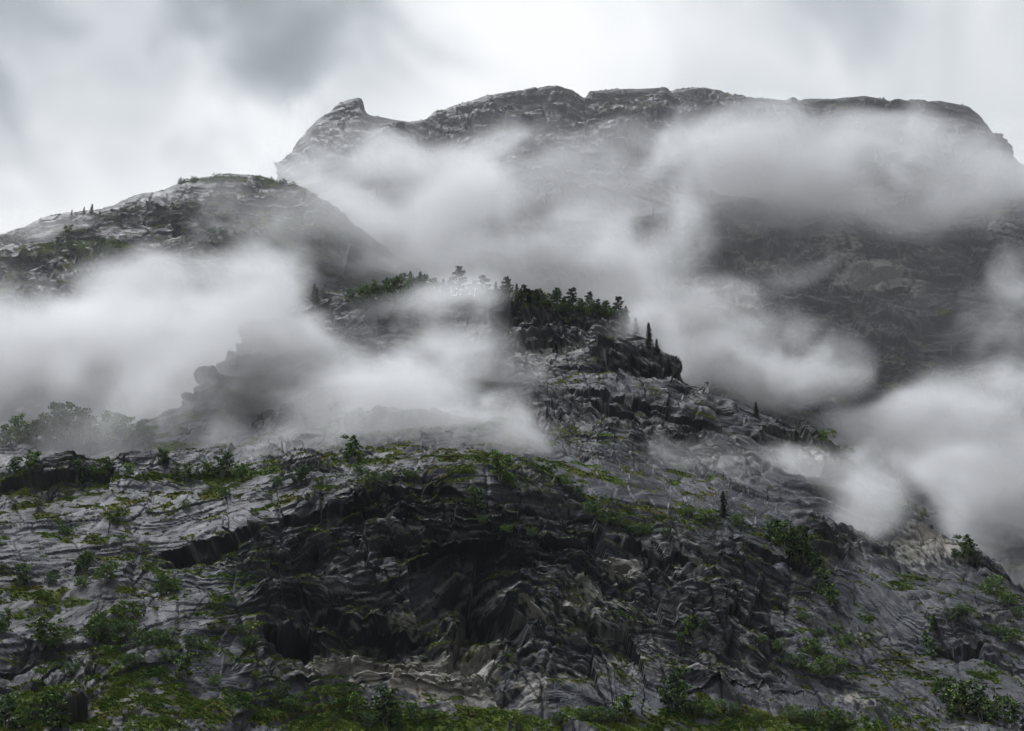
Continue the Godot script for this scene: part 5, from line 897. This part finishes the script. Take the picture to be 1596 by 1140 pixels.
	r.append(["shrub2", "cliff", 0.7271, 0.0422, 6.1, "tallest low birch scrub in the green strip along the foot of the cliff", "shrub", "scrub at the cliff foot"])
	r.append(["shrub0", "cliff", 0.7347, 0.0435, 4.1, "low birch scrub rightmost in the green strip along the foot of the cliff", "shrub", "scrub at the cliff foot"])
	r.append(["birch1", "cliff", 0.3343, 0.0830, 6.3, "leafy birch leftmost in the group on the grass below the cave", "tree", "birches below the cave"])
	r.append(["birch2", "cliff", 0.3872, 0.0599, 7.4, "leafy birch second from left in the group on the grass below the cave", "tree", "birches below the cave"])
	r.append(["birch3", "cliff", 0.4079, 0.0435, 10.3, "tallest leafy birch in the group on the grass below the cave", "tree", "birches below the cave"])
	r.append(["birch0", "cliff", 0.4155, 0.0408, 7.7, "leafy birch fourth from left in the group on the grass below the cave", "tree", "birches below the cave"])
	r.append(["birch1", "cliff", 0.4278, 0.0558, 5.6, "leafy birch rightmost in the group on the grass below the cave", "tree", "birches below the cave"])
	r.append(["shrub0", "cliff", 0.3154, 0.1265, 2.4, "low birch scrub leftmost around the grassy slope below the cave", "shrub", "scrub below the cave"])
	r.append(["shrub1", "cliff", 0.3362, 0.0980, 3.1, "low birch scrub second from left around the grassy slope below the cave", "shrub", "scrub below the cave"])
	r.append(["shrub2", "cliff", 0.3437, 0.0707, 4.0, "low birch scrub third from left around the grassy slope below the cave", "shrub", "scrub below the cave"])
	r.append(["shrub0", "cliff", 0.3711, 0.0517, 3.0, "low birch scrub fourth from left around the grassy slope below the cave", "shrub", "scrub below the cave"])
	r.append(["shrub1", "cliff", 0.3966, 0.0422, 4.0, "low birch scrub fifth from left around the grassy slope below the cave", "shrub", "scrub below the cave"])
	r.append(["shrub2", "cliff", 0.4400, 0.0653, 3.1, "low birch scrub rightmost around the grassy slope below the cave", "shrub", "scrub below the cave"])
	r.append(["birch0", "cliff", 0.1388, 0.2721, 6.5, "leafy birch leftmost on the mossy lower left slope", "tree", "birches on the lower left slope"])
	r.append(["birch1", "cliff", 0.1520, 0.3864, 7.1, "leafy birch second from left on the mossy lower left slope", "tree", "birches on the lower left slope"])
	r.append(["birch2", "cliff", 0.1662, 0.2585, 8.6, "tallest leafy birch on the mossy lower left slope", "tree", "birches on the lower left slope"])
	r.append(["birch3", "cliff", 0.1945, 0.4354, 6.0, "leafy birch fourth from left on the mossy lower left slope", "tree", "birches on the lower left slope"])
	r.append(["birch0", "cliff", 0.2049, 0.3020, 8.4, "leafy birch fifth from left on the mossy lower left slope", "tree", "birches on the lower left slope"])
	r.append(["birch1", "cliff", 0.2512, 0.4014, 6.6, "leafy birch sixth from left on the mossy lower left slope", "tree", "birches on the lower left slope"])
	r.append(["birch2", "cliff", 0.2663, 0.1796, 7.2, "leafy birch rightmost on the mossy lower left slope", "tree", "birches on the lower left slope"])
	r.append(["shrub1", "cliff", 0.1737, 0.4027, 3.4, "low birch scrub leftmost between the mossy slabs of the lower left", "shrub", "scrub on the lower left slope"])
	r.append(["shrub2", "cliff", 0.1719, 0.0707, 3.5, "low birch scrub second from left between the mossy slabs of the lower left", "shrub", "scrub on the lower left slope"])
	r.append(["shrub0", "cliff", 0.1775, 0.2721, 4.1, "low birch scrub third from left between the mossy slabs of the lower left", "shrub", "scrub on the lower left slope"])
	r.append(["shrub1", "cliff", 0.1851, 0.2163, 3.6, "low birch scrub fourth from left between the mossy slabs of the lower left", "shrub", "scrub on the lower left slope"])
	r.append(["shrub2", "cliff", 0.1936, 0.3946, 3.4, "low birch scrub fifth from left between the mossy slabs of the lower left", "shrub", "scrub on the lower left slope"])
	r.append(["shrub0", "cliff", 0.2115, 0.4095, 5.7, "low birch scrub sixth from left between the mossy slabs of the lower left", "shrub", "scrub on the lower left slope"])
	r.append(["shrub1", "cliff", 0.2125, 0.3088, 5.2, "low birch scrub seventh from left between the mossy slabs of the lower left", "shrub", "scrub on the lower left slope"])
	r.append(["shrub2", "cliff", 0.2257, 0.3211, 4.9, "low birch scrub eighth from left between the mossy slabs of the lower left", "shrub", "scrub on the lower left slope"])
	r.append(["shrub0", "cliff", 0.2276, 0.3537, 5.4, "low birch scrub ninth from left between the mossy slabs of the lower left", "shrub", "scrub on the lower left slope"])
	r.append(["shrub1", "cliff", 0.2285, 0.2259, 3.9, "low birch scrub tenth from left between the mossy slabs of the lower left", "shrub", "scrub on the lower left slope"])
	r.append(["shrub2", "cliff", 0.2389, 0.2680, 5.1, "low birch scrub eleventh from left between the mossy slabs of the lower left", "shrub", "scrub on the lower left slope"])
	r.append(["shrub0", "cliff", 0.2398, 0.1728, 2.2, "low birch scrub twelfth from left between the mossy slabs of the lower left", "shrub", "scrub on the lower left slope"])
	r.append(["shrub1", "cliff", 0.2531, 0.2857, 4.1, "low birch scrub thirteenth from left between the mossy slabs of the lower left", "shrub", "scrub on the lower left slope"])
	r.append(["shrub2", "cliff", 0.2540, 0.2340, 3.3, "low birch scrub fourteenth from left between the mossy slabs of the lower left", "shrub", "scrub on the lower left slope"])
	r.append(["shrub0", "cliff", 0.2587, 0.4054, 4.5, "low birch scrub fifteenth from left between the mossy slabs of the lower left", "shrub", "scrub on the lower left slope"])
	r.append(["shrub1", "cliff", 0.2710, 0.2490, 4.4, "low birch scrub sixteenth from left between the mossy slabs of the lower left", "shrub", "scrub on the lower left slope"])
	r.append(["shrub2", "cliff", 0.2786, 0.2408, 2.7, "low birch scrub seventeenth from left between the mossy slabs of the lower left", "shrub", "scrub on the lower left slope"])
	r.append(["shrub0", "cliff", 0.2890, 0.1415, 3.0, "low birch scrub eighteenth from left between the mossy slabs of the lower left", "shrub", "scrub on the lower left slope"])
	r.append(["shrub1", "cliff", 0.3059, 0.2327, 2.8, "low birch scrub nineteenth from left between the mossy slabs of the lower left", "shrub", "scrub on the lower left slope"])
	r.append(["shrub2", "cliff", 0.3116, 0.2041, 3.9, "low birch scrub rightmost between the mossy slabs of the lower left", "shrub", "scrub on the lower left slope"])
	r.append(["birch3", "cliff", 0.1360, 0.0313, 7.6, "leafy birch leftmost in the dark thicket of the lower left corner", "tree", "birches in the lower left corner"])
	r.append(["birch0", "cliff", 0.1492, 0.0218, 5.4, "leafy birch second from left in the dark thicket of the lower left corner", "tree", "birches in the lower left corner"])
	r.append(["birch1", "cliff", 0.1690, 0.0109, 8.9, "tallest leafy birch in the dark thicket of the lower left corner", "tree", "birches in the lower left corner"])
	r.append(["birch2", "cliff", 0.1794, 0.0109, 3.6, "leafy birch rightmost in the dark thicket of the lower left corner", "tree", "birches in the lower left corner"])
	r.append(["spruce1", "knoll", 0.3894, 0.8653, 5.4, "slim dark spruce tree leftmost on the left skyline of the knoll", "tree", "spruces on the knoll"])
	r.append(["spruce0", "knoll", 0.4071, 0.8623, 6.5, "slim dark spruce tree second from left on the left skyline of the knoll", "tree", "spruces on the knoll"])
	r.append(["spruce1", "knoll", 0.4189, 0.8503, 8.9, "tallest dark spruce tree on the left skyline of the knoll", "tree", "spruces on the knoll"])
	r.append(["spruce0", "knoll", 0.4307, 0.8293, 4.7, "slim dark spruce tree rightmost on the left skyline of the knoll", "tree", "spruces on the knoll"])
	r.append(["birch3", "knoll", 0.3687, 0.6737, 6.9, "leafy birch leftmost on the green shelf of the knoll's left flank", "tree", "birches on the knoll"])
	r.append(["birch0", "knoll", 0.3835, 0.7186, 8.0, "leafy birch second from left on the green shelf of the knoll's left flank", "tree", "birches on the knoll"])
	r.append(["birch1", "knoll", 0.3864, 0.6198, 7.8, "leafy birch third from left on the green shelf of the knoll's left flank", "tree", "birches on the knoll"])
	r.append(["birch2", "knoll", 0.4012, 0.5719, 10.6, "leafy birch fourth from left on the green shelf of the knoll's left flank", "tree", "birches on the knoll"])
	r.append(["birch3", "knoll", 0.4277, 0.5838, 11.6, "tallest leafy birch on the green shelf of the knoll's left flank", "tree", "birches on the knoll"])
	r.append(["birch0", "knoll", 0.4425, 0.5359, 9.5, "leafy birch sixth from left on the green shelf of the knoll's left flank", "tree", "birches on the knoll"])
	r.append(["birch1", "knoll", 0.4631, 0.5240, 6.6, "leafy birch rightmost on the green shelf of the knoll's left flank", "tree", "birches on the knoll"])
	r.append(["shrub0", "knoll", 0.5074, 0.4551, 5.1, "low birch scrub leftmost on the ledges across the knoll face", "shrub", "scrub on the knoll face"])
	r.append(["shrub1", "knoll", 0.5398, 0.3802, 8.3, "tallest low birch scrub on the ledges across the knoll face", "shrub", "scrub on the knoll face"])
	r.append(["shrub2", "knoll", 0.5546, 0.3832, 6.7, "low birch scrub third from left on the ledges across the knoll face", "shrub", "scrub on the knoll face"])
	r.append(["shrub0", "knoll", 0.5575, 0.6198, 5.4, "low birch scrub fourth from left on the ledges across the knoll face", "shrub", "scrub on the knoll face"])
	r.append(["shrub1", "knoll", 0.5959, 0.5838, 5.3, "low birch scrub fifth from left on the ledges across the knoll face", "shrub", "scrub on the knoll face"])
	r.append(["shrub2", "knoll", 0.6136, 0.5689, 4.4, "low birch scrub sixth from left on the ledges across the knoll face", "shrub", "scrub on the knoll face"])
	r.append(["shrub0", "knoll", 0.6490, 0.5210, 4.3, "low birch scrub rightmost on the ledges across the knoll face", "shrub", "scrub on the knoll face"])
	r.append(["shrub1", "knoll", 0.5516, 0.9012, 4.4, "low birch scrub leftmost along the rounded top of the knoll", "shrub", "scrub on the knoll top"])
	r.append(["shrub2", "knoll", 0.5693, 0.8922, 3.9, "low birch scrub second from left along the rounded top of the knoll", "shrub", "scrub on the knoll top"])
	r.append(["shrub0", "knoll", 0.6018, 0.8683, 3.8, "low birch scrub third from left along the rounded top of the knoll", "shrub", "scrub on the knoll top"])
	r.append(["shrub1", "knoll", 0.6224, 0.8623, 3.8, "low birch scrub fourth from left along the rounded top of the knoll", "shrub", "scrub on the knoll top"])
	r.append(["shrub2", "knoll", 0.6608, 0.9042, 4.4, "low birch scrub fifth from left along the rounded top of the knoll", "shrub", "scrub on the knoll top"])
	r.append(["shrub0", "knoll", 0.6814, 0.9192, 3.9, "low birch scrub sixth from left along the rounded top of the knoll", "shrub", "scrub on the knoll top"])
	r.append(["shrub1", "knoll", 0.6991, 0.9222, 4.9, "tallest low birch scrub along the rounded top of the knoll", "shrub", "scrub on the knoll top"])
	r.append(["shrub2", "knoll", 0.7139, 0.9162, 4.4, "low birch scrub eighth from left along the rounded top of the knoll", "shrub", "scrub on the knoll top"])
	r.append(["shrub0", "knoll", 0.7257, 0.8174, 3.8, "low birch scrub ninth from left along the rounded top of the knoll", "shrub", "scrub on the knoll top"])
	r.append(["shrub1", "knoll", 0.7434, 0.8653, 3.8, "low birch scrub rightmost along the rounded top of the knoll", "shrub", "scrub on the knoll top"])
	return r


func build_mist():
	# each bank: cell size, [x, y, z, half width, half height, half depth, strength] of its billows
	mist_bank("broad bank of white mist lying behind the birch shelf on the left", 401, 4.68, 0.00315, [[-203, 219, -600, 106, 45, 60, 1.0], [-152, 221, -610, 103, 55, 70, 1.1], [-113, 190, -575, 63, 29, 50, 0.9], [-245, 256, -660, 89, 34, 70, 0.8], [-191, 270, -690, 116, 30, 70, 0.7], [-115, 279, -690, 64, 27, 60, 0.55], [-126, 222, -610, 51, 31, 40, 1.0], [-91, 161, -535, 45, 15, 40, 0.7], [-177, 177, -535, 67, 17, 25, 0.5]])
	mist_bank("low cloud of mist resting on the pale slabs above the dark overhang", 408, 3.60, 0.00399, [[-43, 178, -548, 69, 32, 45, 1.0], [-62, 162, -530, 58, 19, 40, 0.8], [-20, 162, -530, 49, 17, 35, 0.7], [-57, 202, -575, 68, 25, 40, 0.8]])
	mist_bank("thin veil of mist over the slab face below the pine ridge", 415, 4.32, 0.00315, [[-63, 235, -605, 66, 29, 35, 0.6], [-30, 236, -615, 41, 34, 30, 0.5], [-102, 242, -640, 43, 40, 40, 0.7], [-60, 287, -655, 61, 15, 20, 0.35]])
	mist_bank("long belt of cloud across the mountain wall under its crest", 422, 8.64, 0.00189, [[-54, 561, -1050, 159, 50, 60, 0.8], [57, 564, -1050, 176, 54, 65, 1.0], [167, 558, -1050, 176, 54, 65, 1.05], [274, 543, -1040, 175, 53, 65, 1.1], [368, 532, -1030, 139, 47, 65, 1.05], [118, 610, -1100, 231, 35, 60, 0.6], [290, 598, -1090, 183, 39, 60, 0.7], [430, 550, -1030, 78, 41, 60, 1]])
	mist_bank("drifting mist filling the gap behind the wooded ridge", 429, 7.20, 0.00220, [[-68, 429, -880, 118, 52, 70, 0.9], [1, 395, -850, 136, 50, 70, 1.0], [60, 370, -830, 70, 29, 50, 0.7], [-122, 506, -980, 91, 73, 70, 0.8], [88, 456, -930, 109, 37, 50, 0.5]])
	mist_bank("plume of mist rising beside the right end of the pine ridge", 436, 4.32, 0.00357, [[72, 248, -635, 26, 23, 30, 0.75], [101, 305, -760, 48, 39, 50, 0.9], [112, 283, -740, 59, 44, 50, 1.0], [135, 262, -725, 52, 23, 45, 0.85], [155, 247, -715, 33, 12, 35, 0.55]])
	mist_bank("thick mist in the gully at the far right beyond the block outcrop", 443, 5.40, 0.00315, [[241, 215, -700, 59, 23, 60, 0.9], [261, 206, -690, 70, 52, 60, 1.1], [226, 163, -640, 70, 33, 50, 1.0], [220, 228, -720, 27, 16, 30, 0.55], [283, 245, -720, 42, 23, 40, 0.6]])
	mist_bank("small puff of mist on the slab left of the block outcrop", 450, 3.24, 0.00420, [[122, 140, -518, 46, 12, 24, 0.8], [109, 149, -530, 27, 8, 18, 0.55], [139, 128, -505, 25, 8, 18, 0.45], [74, 158, -535, 31, 19, 15, 0.45]])
	mist_bank("ragged wisps of mist high on the wall at the right edge", 457, 6.48, 0.00220, [[355, 393, -900, 45, 35, 45, 0.7], [353, 336, -880, 33, 42, 45, 0.5], [313, 342, -900, 45, 21, 35, 0.35]])
	mist_bank("veil of mist trailing over the shoulder of the knoll", 464, 5.76, 0.00252, [[-154, 422, -850, 86, 33, 40, 0.65], [-204, 450, -870, 66, 24, 40, 0.35], [-329, 412, -860, 87, 20, 40, 0.5], [-240, 332, -790, 153, 28, 50, 0.7], [-129, 391, -840, 56, 43, 50, 0.8], [-119, 420, -850, 50, 37, 40, 0.8]])
	mist_bank("cloud wrapping the foot of the left summit tower", 471, 7.92, 0.00273, [[-156, 579, -1060, 80, 54, 50, 0.9], [-184, 569, -1060, 67, 71, 50, 1.2], [-182, 601, -1060, 49, 38, 45, 0.8], [-117, 619, -1110, 84, 39, 40, 0.55], [1, 641, -1130, 104, 27, 40, 0.45], [379, 627, -1130, 123, 31, 40, 0.5]])
	mist_bank("faint haze of mist over the tan scars of the far wall", 478, 7.20, 0.00189, [[120, 409, -930, 70, 44, 45, 0.55], [187, 439, -980, 74, 27, 35, 0.35], [161, 388, -960, 65, 23, 30, 0.4], [218, 349, -940, 55, 16, 25, 0.35]])

	# thin even haze in the air between the wooded ridge and the far wall
	var air := FogVolume.new()
	air.name = "haze"
	air.size = Vector3(1300, 800, 420)
	air.position = Vector3(90, 330, -900)
	var fm := FogMaterial.new()
	fm.density = 0.00014
	fm.albedo = Color(0.97, 0.98, 1.0)
	air.material = fm
	describe(air, "thin haze in the air before the far mountain wall", "haze", "", "stuff")
	add_child(air)

# A bank of mist: nested bodies of thin vapour, each denser region lying inside the last.
func mist_bank(label: String, s: int, cell: float, thin: float, billows: Array):
	var root := Node3D.new()
	root.name = "mist_bank"
	describe(root, label, "mist", "banks of mist on the mountainside", "stuff")
	add_child(root, true)
	var lo := Vector3(1e9, 1e9, 1e9)
	var hi := -lo
	for q in billows:
		var r := Vector3(q[3], q[4], q[5]) * 1.15 + Vector3.ONE * 5.0 * cell
		lo = lo.min(Vector3(q[0], q[1], q[2]) - r)
		hi = hi.max(Vector3(q[0], q[1], q[2]) + r)
	var dims := Vector3i(((hi - lo) / cell).ceil()) + Vector3i(2, 2, 2)
	var wisps := noise(s, 15.0 * cell, 6, 0.66)
	var drift := noise(s + 1, 26.0 * cell, 3)
	var tear := 9.0 * cell
	var threads := noise(s + 2, 9.0 * cell, 4, 0.6)
	threads.fractal_type = FastNoiseLite.FRACTAL_RIDGED
	var field := PackedFloat32Array()
	field.resize(dims.x * dims.y * dims.z)
	var at := 0
	for k in dims.z:
		for j in dims.y:
			for i in dims.x:
				var p := lo + Vector3(i - 0.5, j - 0.5, k - 0.5) * cell
				var env := 0.0
				var bend := drift.get_noise_3dv(p)
				var bend2 := drift.get_noise_3d(p.y + 900.0, p.z, p.x)
				var w := p + Vector3(bend, bend2, bend - bend2) * tear
				for q in billows:
					var dx: float = (w.x - q[0]) / q[3]
					var dy: float = (w.y - q[1]) / q[4]
					var dz: float = (w.z - q[2]) / q[5]
					var l := 1.0 - (dx * dx + dy * dy + dz * dz) * 0.76
					if l > 0.0: env += q[6] * l * l
				var d := -1.0
				if env > 0.02:
					if env > 0.7: env = 0.7 + 0.35 * (1.0 - exp((0.7 - env) / 0.35))
					var n := wisps.get_noise_3d(w.x * 0.55 - w.y * 0.2, w.y * 1.2 + w.x * 0.12, w.z * 0.7)
					n = 0.8 * n + 0.16 * threads.get_noise_3d(w.x * 0.5 - w.y * 0.35, w.y * 1.1 + w.x * 0.2, w.z * 0.6)
					d = env * 0.95 + 3.3 * n * sqrt(env) - 0.17
				if i == 0 or j == 0 or k == 0 or i == dims.x - 1 or j == dims.y - 1 or k == dims.z - 1: d = -1.0
				field[at] = d
				at += 1
	for lv in [[0.0, 0.28], [0.07, 0.38], [0.16, 0.6], [0.27, 0.9], [0.40, 1.4], [0.56, 2.0], [0.76, 2.6]]:
		var m := shell(field, dims, lo, cell, lv[0])
		if m == null: continue
		var vapour := FogMaterial.new()
		vapour.albedo = Color(0.985, 0.99, 1.0)
		vapour.density = thin * lv[1]
		var mi := MeshInstance3D.new()
		mi.name = "vapour"
		mi.mesh = m
		mi.material_override = vapour
		describe(mi, "", "", "", "stuff")
		root.add_child(mi, true)

# The surface on which FIELD equals LEVEL, one vertex in each cell that it crosses.
func shell(f: PackedFloat32Array, dims: Vector3i, lo: Vector3, cell: float, level: float) -> ArrayMesh:
	var nx := dims.x
	var sy := nx
	var sz := nx * dims.y
	var id := PackedInt32Array()
	id.resize(f.size())
	var vs := PackedVector3Array()
	var ix := PackedInt32Array()
	var off := [0, 1, sy, sy + 1, sz, sz + 1, sz + sy, sz + sy + 1]
	var edges := [[0, 1], [2, 3], [4, 5], [6, 7], [0, 2], [1, 3], [4, 6], [5, 7], [0, 4], [1, 5], [2, 6], [3, 7]]
	var corner := [Vector3(0, 0, 0), Vector3(1, 0, 0), Vector3(0, 1, 0), Vector3(1, 1, 0), Vector3(0, 0, 1), Vector3(1, 0, 1), Vector3(0, 1, 1), Vector3(1, 1, 1)]
	for k in dims.z - 1:
		for j in dims.y - 1:
			for i in nx - 1:
				var b := i + sy * j + sz * k
				var m := 0
				if f[b] > level: m = 1
				if f[b + 1] > level: m |= 2
				if f[b + sy] > level: m |= 4
				if f[b + sy + 1] > level: m |= 8
				if f[b + sz] > level: m |= 16
				if f[b + sz + 1] > level: m |= 32
				if f[b + sz + sy] > level: m |= 64
				if f[b + sz + sy + 1] > level: m |= 128
				if m == 0 or m == 255: continue
				var sum := Vector3()
				var n := 0
				for e in edges:
					if ((m >> e[0]) & 1) != ((m >> e[1]) & 1):
						var a0 := f[b + off[e[0]]]
						sum += corner[e[0]].lerp(corner[e[1]], (level - a0) / (f[b + off[e[1]]] - a0))
						n += 1
				id[b] = vs.size()
				vs.append(lo + (Vector3(i - 0.5, j - 0.5, k - 0.5) + sum / n) * cell)
				var inside := (m & 1) != 0
				if inside != ((m & 2) != 0): patch(ix, id[b - sy - sz], id[b - sz], id[b], id[b - sy], inside)
				if inside != ((m & 4) != 0): patch(ix, id[b - 1 - sz], id[b - 1], id[b], id[b - sz], inside)
				if inside != ((m & 16) != 0): patch(ix, id[b - 1 - sy], id[b - sy], id[b], id[b - 1], inside)
	if vs.is_empty(): return null
	var ar := []
	ar.resize(Mesh.ARRAY_MAX)
	ar[Mesh.ARRAY_VERTEX] = vs
	ar[Mesh.ARRAY_INDEX] = ix
	var am := ArrayMesh.new()
	am.add_surface_from_arrays(Mesh.PRIMITIVE_TRIANGLES, ar)
	return am

func patch(ix: PackedInt32Array, a: int, b: int, c: int, d: int, turn: bool):
	if turn: ix.append_array([a, c, b, a, d, c])
	else: ix.append_array([a, b, c, a, c, d])
